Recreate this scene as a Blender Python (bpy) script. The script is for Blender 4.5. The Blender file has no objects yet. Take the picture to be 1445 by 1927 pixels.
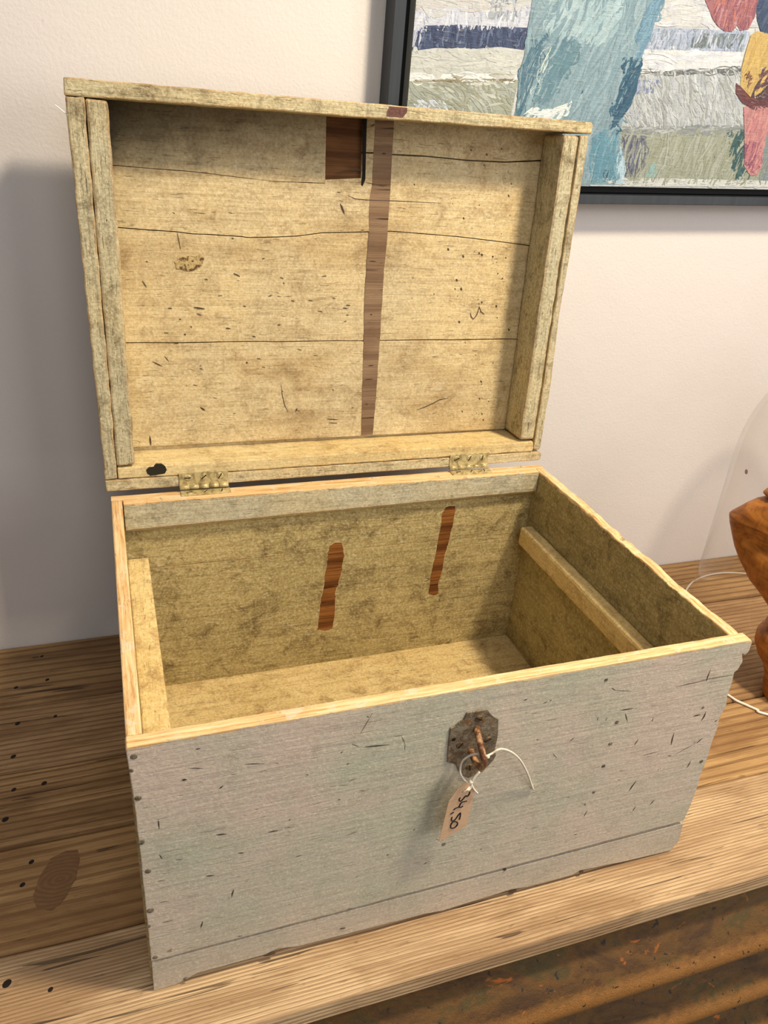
import bpy, bmesh, math, random
from mathutils import Vector, Matrix, noise, Euler
random.seed(7)
S = bpy.context.scene
COL = S.collection

# ------------------------------------------------------------------ camera
F_PX = 1459.72
CAM_LOC = Vector((0.01622, -0.48765, 0.78708))
CAM_ROT = Euler((1.08992, -0.07518, -0.32573), 'XYZ')
cd = bpy.data.cameras.new('camera'); cam = bpy.data.objects.new('camera', cd); COL.objects.link(cam)
cam.location = CAM_LOC; cam.rotation_euler = CAM_ROT
cd.sensor_fit = 'VERTICAL'; cd.sensor_height = 24.0; cd.sensor_width = 24.0 * 1445 / 1927
cd.lens = F_PX / 1927 * 24.0; cd.clip_start = 0.01
S.camera = cam
# ------------------------------------------------------------------ world, lights, exposure
w = bpy.data.worlds.new('room_light'); S.world = w; w.use_nodes = True
w.node_tree.nodes['Background'].inputs[0].default_value = (0.93, 0.94, 1.0, 1)
w.node_tree.nodes['Background'].inputs[1].default_value = 0.17

def lamp(name, loc, target, size, power, color, sy=None):
    d = bpy.data.lights.new(name, 'AREA'); d.energy = power; d.color = color; d.size = size
    if sy: d.shape = 'RECTANGLE'; d.size_y = sy
    o = bpy.data.objects.new(name, d); COL.objects.link(o); o.location = loc
    o.rotation_euler = (Vector(target) - Vector(loc)).to_track_quat('-Z', 'Y').to_euler()
    return o
lamp('ceiling_lamp', (1.0, -0.36, 2.0), (0.4, 0.3, 0.2), 0.20, 48, (1.0, 0.84, 0.62))
lamp('shop_window', (2.25, -1.8, 1.2), (0.4, 0.35, 0.3), 1.9, 38, (1.0, 0.95, 0.91), 1.6)
lamp('fill_light', (0.0, -2.0, 2.25), (0.2, 0.5, 0.5), 1.5, 25, (1.0, 0.97, 0.95))  # soft fill added out of view to lift the left wall
S.view_settings.view_transform = 'Standard'; S.view_settings.look = 'None'
S.view_settings.exposure = -0.12; S.view_settings.gamma = 1.0; S.view_settings.use_curve_mapping = False

# ------------------------------------------------------------------ measuring helpers: a photo pixel meets a real plane
RM = CAM_ROT.to_matrix()
def hit(u, v, P0, n):
    d = RM @ Vector(((u - 722.5) / F_PX, -(v - 963.5) / F_PX, -1.0)); n = Vector(n)
    return CAM_LOC + d * ((Vector(P0) - CAM_LOC).dot(n) / d.dot(n))
W, D, H, T = 0.62, 0.4483, 0.3231, 0.013
ALPHA, YH, ZH = 0.041, 0.4495, 0.3302
WALL_Y = 0.6027
def on_front(u, v, y=0.0):
    q = hit(u, v, (0, y, 0), (0, 1, 0)); return (q.x, q.z)
def on_table(u, v, z=0.0):
    q = hit(u, v, (0, 0, z), (0, 0, 1)); return (q.x, q.y)
LN = Vector((0, math.cos(ALPHA), -math.sin(ALPHA))); LU = Vector((0, math.sin(ALPHA), math.cos(ALPHA))); LO = Vector((0, YH, ZH))
def on_lid(u, v, n=0.0):
    q = hit(u, v, LO + LN * n, LN); return (q.x, (q - LO - LN * n).dot(LU))

# ------------------------------------------------------------------ colour + material helpers
def lin(c):
    f = lambda x: x / 12.92 if x <= 0.04045 else ((x + 0.055) / 1.055) ** 2.4
    return tuple(f(x / 255.0) for x in c) + (1.0,)
class NT:
    def __init__(s, name, rough=0.6, spec=0.3):
        s.m = bpy.data.materials.new(name); s.m.use_nodes = True
        s.t = s.m.node_tree; s.n = s.t.nodes; s.b = s.n['Principled BSDF']
        s.b.inputs['Roughness'].default_value = rough; s.b.inputs['Specular IOR Level'].default_value = spec
        s.tc = s.n.new('ShaderNodeTexCoord')
    def link(s, a, b): s.t.links.new(a, b)
    def map(s, scale, loc=(0, 0, 0), rot=(0, 0, 0)):
        m = s.n.new('ShaderNodeMapping'); m.inputs['Scale'].default_value = scale; m.inputs['Location'].default_value = loc
        m.inputs['Rotation'].default_value = rot
        s.link(s.tc.outputs['Object'], m.inputs[0]); return m.outputs[0]
    def noise(s, vec, scale=1.0, detail=4, rough=0.55, dist=0.0):
        n = s.n.new('ShaderNodeTexNoise'); n.inputs['Scale'].default_value = scale; n.inputs['Detail'].default_value = detail
        n.inputs['Roughness'].default_value = rough; n.inputs['Distortion'].default_value = dist
        s.link(vec, n.inputs['Vector']); return n.outputs['Fac']
    def ramp(s, fac, stops):
        r = s.n.new('ShaderNodeValToRGB'); e = r.color_ramp.elements
        while len(e) < len(stops): e.new(0.5)
        for k, (p, c) in enumerate(stops):
            e[k].position = p; e[k].color = c if isinstance(c, tuple) else (c, c, c, 1)
        s.link(fac, r.inputs[0]); return r.outputs[0]
    def mix(s, fac, a, b, mode='MIX'):
        m = s.n.new('ShaderNodeMix'); m.data_type = 'RGBA'; m.blend_type = mode
        for sock, v in ((m.inputs[0], fac), (m.inputs[6], a), (m.inputs[7], b)):
            if isinstance(v, (int, float, tuple)): sock.default_value = v
            else: s.link(v, sock)
        return m.outputs[2]
    def math(s, op, a, b=None, clamp=False):
        m = s.n.new('ShaderNodeMath'); m.operation = op; m.use_clamp = clamp
        for k, v in enumerate((a, b)):
            if v is None: continue
            if isinstance(v, (int, float)): m.inputs[k].default_value = v
            else: s.link(v, m.inputs[k])
        return m.outputs[0]
    def sep(s):
        x = s.n.new('ShaderNodeSeparateXYZ'); s.link(s.tc.outputs['Object'], x.inputs[0]); return x.outputs
    def bump(s, h, dist=0.001, strength=0.6):
        b = s.n.new('ShaderNodeBump'); b.inputs['Distance'].default_value = dist; b.inputs['Strength'].default_value = strength
        s.link(h, b.inputs['Height']); s.link(b.outputs[0], s.b.inputs['Normal'])
    def edge(s, radius=0.003):
        bv = s.n.new('ShaderNodeBevel'); bv.samples = 4; bv.inputs['Radius'].default_value = radius
        g = s.n.new('ShaderNodeNewGeometry'); d = s.n.new('ShaderNodeVectorMath'); d.operation = 'DOT_PRODUCT'
        s.link(bv.outputs[0], d.inputs[0]); s.link(g.outputs['Normal'], d.inputs[1])
        return s.math('SUBTRACT', 1.0, d.outputs['Value'])
    def base(s, c): s.link(c, s.b.inputs['Base Color']) if not isinstance(c, tuple) else setattr(s.b.inputs['Base Color'], 'default_value', c)

def gs(axis, along, across):   # scale with the grain running along one axis
    v = [across] * 3; v['xyz'.index(axis)] = along; return tuple(v)

def painted(name, base, alt, dirt, axis='x', wood=(214, 170, 110), rim=None, seed=0, dirty=0.5, wear=0.5, speck=1.0, grime_shade=None, bump=0.6):
    """old brush-painted timber: blotchy paint, dirt in the grain, dark nicks, bare wood on rubbed edges"""
    m = NT(name, 0.62, 0.25); off = (seed * 1.7, seed * 0.9, seed * 2.3)
    big = m.noise(m.map((7, 7, 7), off), 1, 3, 0.6, 0.4)
    c = m.mix(m.ramp(big, [(0.36, 0.0), (0.64, 1.0)]), lin(base), lin(alt))
    streak = m.noise(m.map(gs(axis, 9, 160), off), 1, 5, 0.65, 0.3)
    c = m.mix(m.math('MULTIPLY', m.ramp(streak, [(0.48, 0.0), (0.74, 1.0)]), 0.5 * dirty), c, lin(dirt), 'MULTIPLY')
    mid = m.noise(m.map((34, 34, 34), off), 1, 6, 0.7, 0.6)
    c = m.mix(m.math('MULTIPLY', m.ramp(mid, [(0.50, 0.0), (0.70, 1.0)]), 0.75 * dirty), c, lin(dirt), 'MULTIPLY')
    fine = m.noise(m.map((300, 300, 300), off), 1, 4, 0.8)
    c = m.mix(m.math('MULTIPLY', m.ramp(fine, [(0.50, 0.0), (0.62, 1.0)]), 0.34 * dirty + 0.06), c, lin(dirt), 'MULTIPLY')
    c = m.mix(m.math('MULTIPLY', m.ramp(fine, [(0.38, 1.0), (0.46, 0.0)]), 0.30), c, lin((242, 234, 206)))
    # short brush hairs and scuffs lying at several angles
    scuff = None
    for q, (rx, rr) in enumerate(((0.12, 0.735), (-0.5, 0.74), (0.9, 0.745))):
        if axis == 'x': rot = (0, rx, 0); sc = (38, 420, 420)
        elif axis == 'z': rot = (0, rx, 0); sc = (420, 420, 38)
        else: rot = (rx, 0, 0); sc = (420, 38, 420)
        sn = m.ramp(m.noise(m.map(sc, (off[0] + q * 4, off[1], off[2] + q), rot), 1, 2, 0.5, 0.8), [(rr - 0.06, 0.0), (rr, 1.0)])
        scuff = sn if scuff is None else m.math('MAXIMUM', scuff, sn)
    c = m.mix(m.math('MULTIPLY', scuff, 0.25 + 0.25 * dirty), c, lin((104, 84, 60)))
    # dark little nicks
    nk = m.noise(m.map(gs(axis, 42, 105), off), 1, 2, 0.5, 1.0)
    nick = m.ramp(nk, [(0.745, 0.0), (0.78, 1.0)])
    c = m.mix(m.math('MULTIPLY', nick, 0.75 * speck), c, lin((78, 62, 44)))
    hl = m.noise(m.map(gs(axis, 60, 190), (off[0] + 5, off[1], off[2])), 1, 2, 0.5, 1.2)
    c = m.mix(m.math('MULTIPLY', m.ramp(hl, [(0.70, 0.0), (0.76, 1.0)]), 0.4 * speck), c, lin((232, 224, 200)))
    if grime_shade:
        for (col, fac) in grime_shade(m): c = m.mix(fac, c, col, 'MULTIPLY')
    # rubbed edges
    if wear > 0:
        e = m.edge(0.0035); wn = m.noise(m.map((95, 95, 95), off), 1, 4, 0.65, 0.8)
        em = m.math('MULTIPLY', m.ramp(e, [(0.01, 0.0), (0.07, 1.0)]), m.ramp(wn, [(0.58 - 0.22 * wear, 0.0), (0.66 - 0.22 * wear, 1.0)]))
        wc = m.mix(m.ramp(streak, [(0.4, 0.0), (0.65, 1.0)]), lin(wood), lin((150, 108, 62)))
        c = m.mix(em, c, wc)
    if rim is not None:       # bare, handled wood on the top rim (above height rim)
        z = m.sep()['Z']; rn = m.noise(m.map((60, 60, 20), off), 1, 4, 0.7)
        zz = m.math('ADD', z, m.math('MULTIPLY', m.math('SUBTRACT', rn, 0.5), 0.012))
        rm = m.math('GREATER_THAN', zz, rim)
        gr = m.noise(m.map(gs(axis, 14, 330), off), 1, 4, 0.7, 0.5)
        rc = m.ramp(gr, [(0.28, lin((170, 122, 72))), (0.44, lin((218, 176, 120))), (0.62, lin((238, 210, 162)))])
        pn = m.ramp(m.noise(m.map((50, 50, 50), (off[0] + 3, 0, 0)), 1, 4, 0.7), [(0.56, 0.0), (0.62, 1.0)])
        rc = m.mix(m.math('MULTIPLY', pn, 0.6), rc, lin((215, 205, 180)))
        c = m.mix(rm, c, rc)
    m.base(c)
    h = m.math('ADD', m.math('MULTIPLY', streak, 0.8), m.math('ADD', m.math('MULTIPLY', mid, 0.9), m.math('MULTIPLY', fine, 0.25)))
    h = m.math('SUBTRACT', h, m.math('MULTIPLY', m.math('MAXIMUM', nick, scuff), 0.5))
    m.bump(h, 0.0026, bump)
    return m.m

def timber(name, light, darkc, axis='x', ring=11.0, seed=0, rough=0.62, spec=0.25, bump=0.7, contrast=1.0, tint=None):
    """bare weathered softwood: long growth-ring lines, cathedral figure, cracks"""
    m = NT(name, rough, spec); off = (seed * 3.1, seed * 1.3, seed * 0.77)
    warp = m.noise(m.map(gs(axis, 1.6, 6), off), 1, 3, 0.5)
    wv = m.n.new('ShaderNodeTexWave'); wv.wave_type = 'BANDS'; wv.bands_direction = 'Y' if axis == 'x' else 'X'
    wv.wave_profile = 'SIN'
    wv.inputs['Scale'].default_value = ring; wv.inputs['Distortion'].default_value = 5.0; wv.inputs['Detail'].default_value = 3.0
    wv.inputs['Detail Scale'].default_value = 0.35; wv.inputs['Detail Roughness'].default_value = 0.45
    m.link(m.map(gs(axis, 1.1, 5.0), off, (0.6, 0, 0)), wv.inputs['Vector'])
    fib = m.noise(m.map(gs(axis, 8, 420), off), 1, 5, 0.65, 0.2)
    blot = m.noise(m.map(gs(axis, 5, 16), off), 1, 4, 0.6, 0.6)
    fine = m.noise(m.map(gs(axis, 60, 240), off), 1, 3, 0.6, 0.4)
    c = m.mix(m.ramp(blot, [(0.40, 0.0), (0.62, 1.0)]), lin(light), lin(tuple((a + b) / 2 for a, b in zip(light, darkc))))
    c = m.mix(m.math('MULTIPLY', m.ramp(wv.outputs['Fac'], [(0.62, 0.0), (0.92, 1.0)]), 0.62 * contrast), c, lin(darkc))
    c = m.mix(m.math('MULTIPLY', m.ramp(fib, [(0.46, 0.0), (0.70, 1.0)]), 0.7 * contrast), c, lin(darkc))
    crack = m.ramp(m.noise(m.map(gs(axis, 7, 150), (off[0] + 9, off[1], 0)), 1, 2, 0.4, 1.2), [(0.685, 0.0), (0.71, 1.0)])
    c = m.mix(m.math('MULTIPLY', crack, 0.7), c, lin(tuple(x * 0.38 for x in darkc)))
    c = m.mix(m.math('MULTIPLY', m.ramp(fine, [(0.62, 0.0), (0.76, 1.0)]), 0.45), c, lin(tuple(x * 0.6 for x in darkc)))
    m.base(c)
    h = m.math('SUBTRACT', m.math('ADD', m.math('MULTIPLY', fib, -0.9), m.math('MULTIPLY', wv.outputs['Fac'], -0.25)), m.math('MULTIPLY', crack, 0.8))
    m.bump(h, 0.0022, bump)
    return m.m

def plain(name, c, rough=0.6, metal=0.0, spec=0.3, vary=0.0, scale=60):
    m = NT(name, rough, spec); m.b.inputs['Metallic'].default_value = metal
    if vary:
        n = m.noise(m.map((scale,) * 3), 1, 4, 0.6)
        m.base(m.mix(m.ramp(n, [(0.35, 0.0), (0.65, 1.0)]), lin(c), lin(tuple(x * (1 - vary) for x in c)))); m.bump(n, 0.0006, 0.5)
    else: m.base(lin(c))
    return m.m

# ------------------------------------------------------------------ mesh helpers
def obj(name, bm, mat, parent=None, smooth=False):
    bmesh.ops.recalc_face_normals(bm, faces=bm.faces)
    me = bpy.data.meshes.new(name); bm.to_mesh(me); bm.free()
    for x in (mat if isinstance(mat, (list, tuple)) else [mat]): me.materials.append(x)
    if smooth: me.polygons.foreach_set('use_smooth', [True] * len(me.polygons))
    o = bpy.data.objects.new(name, me); COL.objects.link(o); o.parent = parent; return o
def thing(name, label, cat, loc=(0, 0, 0), group=None):
    o = bpy.data.objects.new(name, None); COL.objects.link(o); o.location = loc; o['label'] = label; o['category'] = cat
    if group: o['group'] = group
    return o
def part_empty(name, parent):
    o = bpy.data.objects.new(name, None); COL.objects.link(o); o.parent = parent; return o
def ragged(pts, step=0.012, amp=0.0004, seed=0, closed=True):
    """resample an outline and give it a worn, uneven edge"""
    out = []; n = len(pts)
    for i in range(n if closed else n - 1):
        a = Vector(pts[i]); b = Vector(pts[(i + 1) % n]); L = (b - a).length; k = max(1, int(L / step))
        d = (b - a).normalized() if L > 0 else Vector((1, 0)); nr = Vector((-d.y, d.x))
        for j in range(k):
            t = j / k; q = a.lerp(b, t)
            if j: q = q + nr * amp * 2 * noise.noise(Vector((q.x * 55 + seed * 7.3, q.y * 55, seed)))
            out.append((q.x, q.y))
    return out
def slab(name, outline, place, d0, d1, mat, parent, bevel=0.0012, seg=2):
    """an outline in a plane extruded from depth d0 to d1; place(a, b, d) gives the 3D point"""
    bm = bmesh.new()
    v0 = [bm.verts.new(place(a, b, d0)) for a, b in outline]; v1 = [bm.verts.new(place(a, b, d1)) for a, b in outline]
    n = len(outline); bm.faces.new(v0); bm.faces.new(v1[::-1])
    for i in range(n): bm.faces.new((v0[i], v0[(i + 1) % n], v1[(i + 1) % n], v1[i]))
    bmesh.ops.recalc_face_normals(bm, faces=bm.faces)
    if bevel > 0:
        es = [e for e in bm.edges if len(e.link_faces) == 2 and e.calc_face_angle(0) > 0.6]
        bmesh.ops.bevel(bm, geom=es, offset=bevel, segments=seg, profile=0.5, affect='EDGES', clamp_overlap=True)
    return obj(name, bm, mat, parent)
def rect(a0, a1, b0, b1): return [(a0, b0), (a1, b0), (a1, b1), (a0, b1)]
def pl_xz(a, b, d): return (a, d, b)       # outline in x,z ; depth in y
def pl_yz(a, b, d): return (d, a, b)       # outline in y,z ; depth in x
def pl_xy(a, b, d): return (a, b, d)       # outline in x,y ; depth in z
def tube(bm, pts, r, seg=10, cap=True, rs=None):
    pts = [Vector(p) for p in pts]; rings = []; up = Vector((0.13, 0.31, 0.94))
    for i, p in enumerate(pts):
        t = (pts[min(i + 1, len(pts) - 1)] - pts[max(i - 1, 0)]).normalized()
        a = t.cross(up)
        if a.length < 1e-3: a = t.cross(Vector((1, 0, 0)))
        a.normalize(); b = t.cross(a); rr = rs[i] if rs else r
        rings.append([bm.verts.new(p + (a * math.cos(k * 2 * math.pi / seg) + b * math.sin(k * 2 * math.pi / seg)) * rr) for k in range(seg)])
    for i in range(len(rings) - 1):
        for k in range(seg): bm.faces.new((rings[i][k], rings[i][(k + 1) % seg], rings[i + 1][(k + 1) % seg], rings[i + 1][k]))
    if cap: bm.faces.new(rings[0][::-1]); bm.faces.new(rings[-1])
def smooth_path(pts, n=8):
    pts = [Vector(p) for p in pts]; out = []
    for i in range(len(pts) - 1):
        p0 = pts[max(i - 1, 0)]; p1 = pts[i]; p2 = pts[i + 1]; p3 = pts[min(i + 2, len(pts) - 1)]
        for k in range(n):
            t = k / n
            out.append(0.5 * ((2 * p1) + (p2 - p0) * t + (2 * p0 - 5 * p1 + 4 * p2 - p3) * t * t + (3 * p1 - p0 - 3 * p2 + p3) * t ** 3))
    out.append(pts[-1]); return out
def lathe(bm, prof, seg=48, c=(0, 0, 0), cap=False):
    c = Vector(c); rings = []
    for r, z in prof: rings.append([bm.verts.new(c + Vector((r * math.cos(k * 2 * math.pi / seg), r * math.sin(k * 2 * math.pi / seg), z))) for k in range(seg)])
    for i in range(len(rings) - 1):
        for k in range(seg): bm.faces.new((rings[i][k], rings[i][(k + 1) % seg], rings[i + 1][(k + 1) % seg], rings[i + 1][k]))
    if cap: bm.faces.new(rings[0][::-1]); bm.faces.new(rings[-1])
def disc(bm, c, n, r, h, seg=12, dome=0.0, sx=1.0):
    c = Vector(c); n = Vector(n).normalized(); a = n.orthogonal().normalized(); b = n.cross(a)
    if abs(n.z) < 0.5:
        a = Vector((1, 0, 0)) - n * n.x; a.normalize(); b = n.cross(a)
    def ring(rr, hh): return [bm.verts.new(c + n * hh + (a * math.cos(k * 2 * math.pi / seg) * sx + b * math.sin(k * 2 * math.pi / seg)) * rr) for k in range(seg)]
    R = [ring(r, 0), ring(r, h * 0.7), ring(r * 0.8, h + dome * 0.5)]
    for i in range(2):
        for k in range(seg): bm.faces.new((R[i][k], R[i][(k + 1) % seg], R[i + 1][(k + 1) % seg], R[i + 1][k]))
    top = bm.verts.new(c + n * (h + dome)); bot = bm.verts.new(c)
    for k in range(seg): bm.faces.new((R[2][k], R[2][(k + 1) % seg], top)); bm.faces.new((R[0][(k + 1) % seg], R[0][k], bot))
def ribbon(bm, pts, wd, place, d0, d1, mat_i=0):
    """a flat tapered stroke in a plane (scratches, pen strokes)"""
    P = [Vector(p) for p in pts]; L = []; Rr = []
    for i, p in enumerate(P):
        t = (P[min(i + 1, len(P) - 1)] - P[max(i - 1, 0)]); t.normalize(); nr = Vector((-t.y, t.x))
        ww = wd[i] if isinstance(wd, (list, tuple)) else wd
        L.append(p + nr * ww / 2); Rr.append(p - nr * ww / 2)
    out = L + Rr[::-1]
    v0 = [bm.verts.new(place(q.x, q.y, d0)) for q in out]; v1 = [bm.verts.new(place(q.x, q.y, d1)) for q in out]; n = len(out)
    k = len(P)
    for i in range(k - 1):
        for vs in (v0, v1):
            f = bm.faces.new((vs[i], vs[i + 1], vs[n - 2 - i], vs[n - 1 - i])); f.material_index = mat_i
    for i in range(n):
        f = bm.faces.new((v0[i], v0[(i + 1) % n], v1[(i + 1) % n], v1[i])); f.material_index = mat_i

# ------------------------------------------------------------------ the room
def wall_mat():
    m = NT('white_plaster_wall', 0.75, 0.15)
    a = m.noise(m.map((1.5, 1.5, 1.5)), 1, 3, 0.5); b = m.noise(m.map((260, 260, 260)), 1, 3, 0.6)
    c = m.mix(m.ramp(a, [(0.4, 0.0), (0.62, 1.0)]), lin((216, 211, 208)), lin((211, 206, 201)))
    d = m.noise(m.map((55, 55, 55)), 1, 1, 0.4); c = m.mix(m.math('MULTIPLY', m.ramp(d, [(0.80, 0.0), (0.84, 1.0)]), 0.35), c, lin((150, 140, 128)))
    m.base(c); m.bump(m.math('ADD', b, m.math('MULTIPLY', m.noise(m.map((18, 18, 18)), 1, 3, 0.5), 1.6)), 0.0009, 0.5)
    return m.m
def struct(name, bm, mat): o = obj(name, bm, mat); o['kind'] = 'structure'; return o
bm = bmesh.new()
for a, b in (((-2.2, WALL_Y, -0.82), (3.6, WALL_Y + 0.12, 2.5)),):
    vs = [bm.verts.new((x, y, z)) for x in (a[0], b[0]) for y in (a[1], b[1]) for z in (a[2], b[2])]
bmesh.ops.convex_hull(bm, input=bm.verts)
struct('wall_back', bm, wall_mat())
bm = bmesh.new()
for x in (-2.2, 3.6):
    for y in (-2.6, WALL_Y + 0.12):
        for z in (-0.92, -0.82): bm.verts.new((x, y, z))
bmesh.ops.convex_hull(bm, input=bm.verts)
struct('floor', bm, plain('grey_floor', (120, 112, 104), 0.6, vary=0.2, scale=8))

# ------------------------------------------------------------------ the plank bench
bench = thing('workbench', 'long bench of weathered pine planks with a rusty ribbed metal front', 'bench')
ys = [WALL_Y - 0.001, 0.4616, 0.3331, 0.2151, 0.0793, -0.0578]
nails_px = [(79, 1235, 6), (89, 1279, 7), (30, 1294, 7), (33, 1361, 8), (104, 1347, 6), (25, 1423, 8), (83, 1474, 8), (26, 1486, 7), (10, 1542, 9), (59, 1621, 7), (42, 1664, 7), (13, 1851, 10), (95, 1862, 6)]
hole_m = plain('dark_nail_hole', (28, 20, 16), 0.7)
table_z = 0.0
PL = [((150, 117, 78), (84, 58, 34), 1), ((158, 124, 84), (86, 60, 36), 2), ((160, 124, 84), (86, 58, 34), 3), ((158, 122, 80), (90, 62, 36), 4), ((205, 172, 126), (138, 98, 58), 5)]
PL = [((178, 142, 96), (104, 72, 42), 1), ((192, 156, 112), (116, 82, 50), 2), ((186, 148, 100), (100, 68, 38), 3), ((190, 152, 102), (120, 84, 48), 4), ((218, 188, 146), (138, 104, 70), 5)]
for i in range(5):
    y1, y0 = ys[i], ys[i + 1]
    mt = timber('bench_pine_%d' % i, PL[i][0], PL[i][1], 'x', [5, 8, 7, 5, 19][i], PL[i][2] * 2.7, 0.55, 0.3, 0.8)
    g = 0.0013 if i < 4 else 0.0
    lo = y0 + (g if i < 4 else 0); hi = y1 - (g if i > 0 else 0)
    n = 130; out = []
    for k in range(n + 1):
        x = -0.9 + 3.1 * k / n; out.append((x, lo + (0.0022 if i < 4 else 0.0005) * noise.noise(Vector((x * 9, i * 5.1, 0)))))
    for k in range(n, -1, -1):
        x = -0.9 + 3.1 * k / n; out.append((x, hi + (-0.0010 + 0.0022 * noise.noise(Vector((x * 7, i * 3.3, 4))) if i else 0)))
    dz = [0, -0.0006, 0.0, -0.0008, 0.0][i]
    pk = slab('plank', out, pl_xy, -0.027 + dz, table_z + dz, mt, bench, 0.0036 if i < 4 else 0.0026, 2)
    bn = None
    for (u, v, r) in nails_px:
        x, y = on_table(u, v)
        if lo < y < hi:
            bm = bmesh.new(); disc(bm, (x, y, dz - 0.0005), (0, 0, 1), r * 0.00038, 0.0007, 12, 0.0, 1.25); obj('nail', bm, hole_m, pk)

mk = NT('dark_knot', 0.5, 0.3); _g = mk.n.new('ShaderNodeTexWave'); _g.wave_type = 'RINGS'; _g.rings_direction = 'SPHERICAL'; _g.inputs['Scale'].default_value = 42; _g.inputs['Distortion'].default_value = 3.0; _g.inputs['Detail'].default_value = 3
mk.link(mk.map((1, 1.6, 1)), _g.inputs['Vector']); _n = mk.noise(mk.map((70, 160, 70)), 1, 4, 0.6)
mk.base(mk.mix(mk.math('MULTIPLY', _n, 0.8), mk.ramp(_g.outputs['Fac'], [(0.2, lin((150, 112, 74))), (0.8, lin((134, 98, 62)))]), lin((96, 66, 42)))); mk.bump(_g.outputs['Fac'], 0.0003, 0.4)
kn = [(62, 1690), (75, 1650), (95, 1615), (125, 1600), (146, 1598), (150, 1620), (142, 1655), (122, 1690), (98, 1712), (70, 1708)]
kc = on_table(112, 1655)
kp = [(x - kc[0], y - kc[1]) for x, y in (on_table(u, v) for u, v in kn)]
ko = slab('knot', ragged(kp, 0.004, 0.0008, 3), pl_xy, -0.001, 0.0004, mk.m, None, 0)
ko.parent = bpy.data.objects['plank.003']; ko.location = (kc[0], kc[1], -0.0008)

slab('bearer', rect(-0.89, 2.19, -0.02, 0.59), pl_xy, -0.034, -0.0285, plain('dark_bearer', (58, 42, 28), 0.8), bench, 0)
def rust_mat():
    m = NT('rusted_sheet_metal', 0.6, 0.35); m.b.inputs['Metallic'].default_value = 0.0
    a = m.noise(m.map((9, 9, 30)), 1, 6, 0.65, 0.8); b = m.noise(m.map((70, 70, 120)), 1, 6, 0.75, 0.4); f = m.noise(m.map((600, 600, 600)), 1, 2, 0.6)
    c = m.ramp(a, [(0.30, lin((52, 32, 10))), (0.42, lin((76, 50, 14))), (0.52, lin((98, 66, 20))), (0.60, lin((72, 60, 22))), (0.72, lin((118, 72, 16)))])
    c = m.mix(m.math('MULTIPLY', m.ramp(b, [(0.50, 0.0), (0.66, 1.0)]), 0.5), c, lin((66, 38, 14)))
    c = m.mix(m.ramp(m.noise(m.map((28, 28, 60), (4, 1, 2)), 1, 5, 0.7, 1.0), [(0.62, 0.0), (0.70, 1.0)]), c, lin((180, 98, 24)))
    crest_hl = m.math('MULTIPLY', m.math('SUBTRACT', m.math('SUBTRACT', -0.0705, m.sep()['Y']), m.math('MULTIPLY', m.math('SUBTRACT', b, 0.5), 0.012)), 120, True)   # lamp highlight on the crests, painted as lighter rust
    c = m.mix(m.math('MULTIPLY', crest_hl, 0.7), c, m.mix(f, lin((120, 78, 34)), lin((186, 132, 70))))
    c = m.mix(m.ramp(m.noise(m.map((130, 130, 130), (1, 1, 2)), 1, 2, 0.5, 0.4), [(0.68, 0.0), (0.70, 1.0)]), c, lin((40, 34, 26)))
    m.base(c); m.bump(m.math('ADD', b, m.math('MULTIPLY', f, 0.5)), 0.002, 0.7); return m.m
# ribbed metal front below the plank edge: flat strip then rounded ribs
bm = bmesh.new(); prof = []
z = -0.0265; zz = [z - 0.004 * k for k in range(0, 190)]
for z in zz:
    y = -0.036
    d = -z
    if d > 0.058:
        ph = (d - 0.058) / 0.120; y = -0.036 - 0.046 * (0.5 - 0.5 * math.cos(2 * math.pi * ph)) ** 0.8
    prof.append((y, z))
prof = [p for p in prof if p[1] > -0.8195] + [(-0.036, -0.8195)]
xs = [-0.9 + 3.1 * k / 60 for k in range(61)]
ra = [[bm.verts.new((x, y + 0.0012 * noise.noise(Vector((x * 3, z * 14, 0))), z)) for (y, z) in prof] for x in xs]
rb = [[bm.verts.new((x, y + 0.004, z)) for (y, z) in prof] for x in (xs[0], xs[-1])]
for i in range(60):
    for j in range(len(prof) - 1): bm.faces.new((ra[i][j], ra[i + 1][j], ra[i + 1][j + 1], ra[i][j + 1]))
for j in range(len(prof) - 1): bm.faces.new((rb[0][j], rb[1][j], rb[1][j + 1], rb[0][j + 1]))
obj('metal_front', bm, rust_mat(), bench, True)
bolt_m = plain('dark_bolt_hole', (38, 36, 26), 0.8)
for (u, v) in [(1105, 1815), (722, 1908)]:
    q = on_front(u, v, -0.037); bm = bmesh.new(); disc(bm, (q[0], -0.0365, q[1]), (0, -1, 0), 0.0045, 0.0012, 12); obj('bolt', bm, bolt_m, bench)
for (x0, x1) in ((-0.88, -0.80), (2.10, 2.18)):
    bm = bmesh.new()
    for x in (x0, x1):
        for y in (0.0, 0.58):
            for z in (-0.82, -0.0275): bm.verts.new((x, y, z))
    bmesh.ops.convex_hull(bm, input=bm.verts); obj('leg', bm, timber('bench_leg_pine', (150, 116, 76), (90, 60, 36), 'z', 8, 3), bench)

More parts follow.
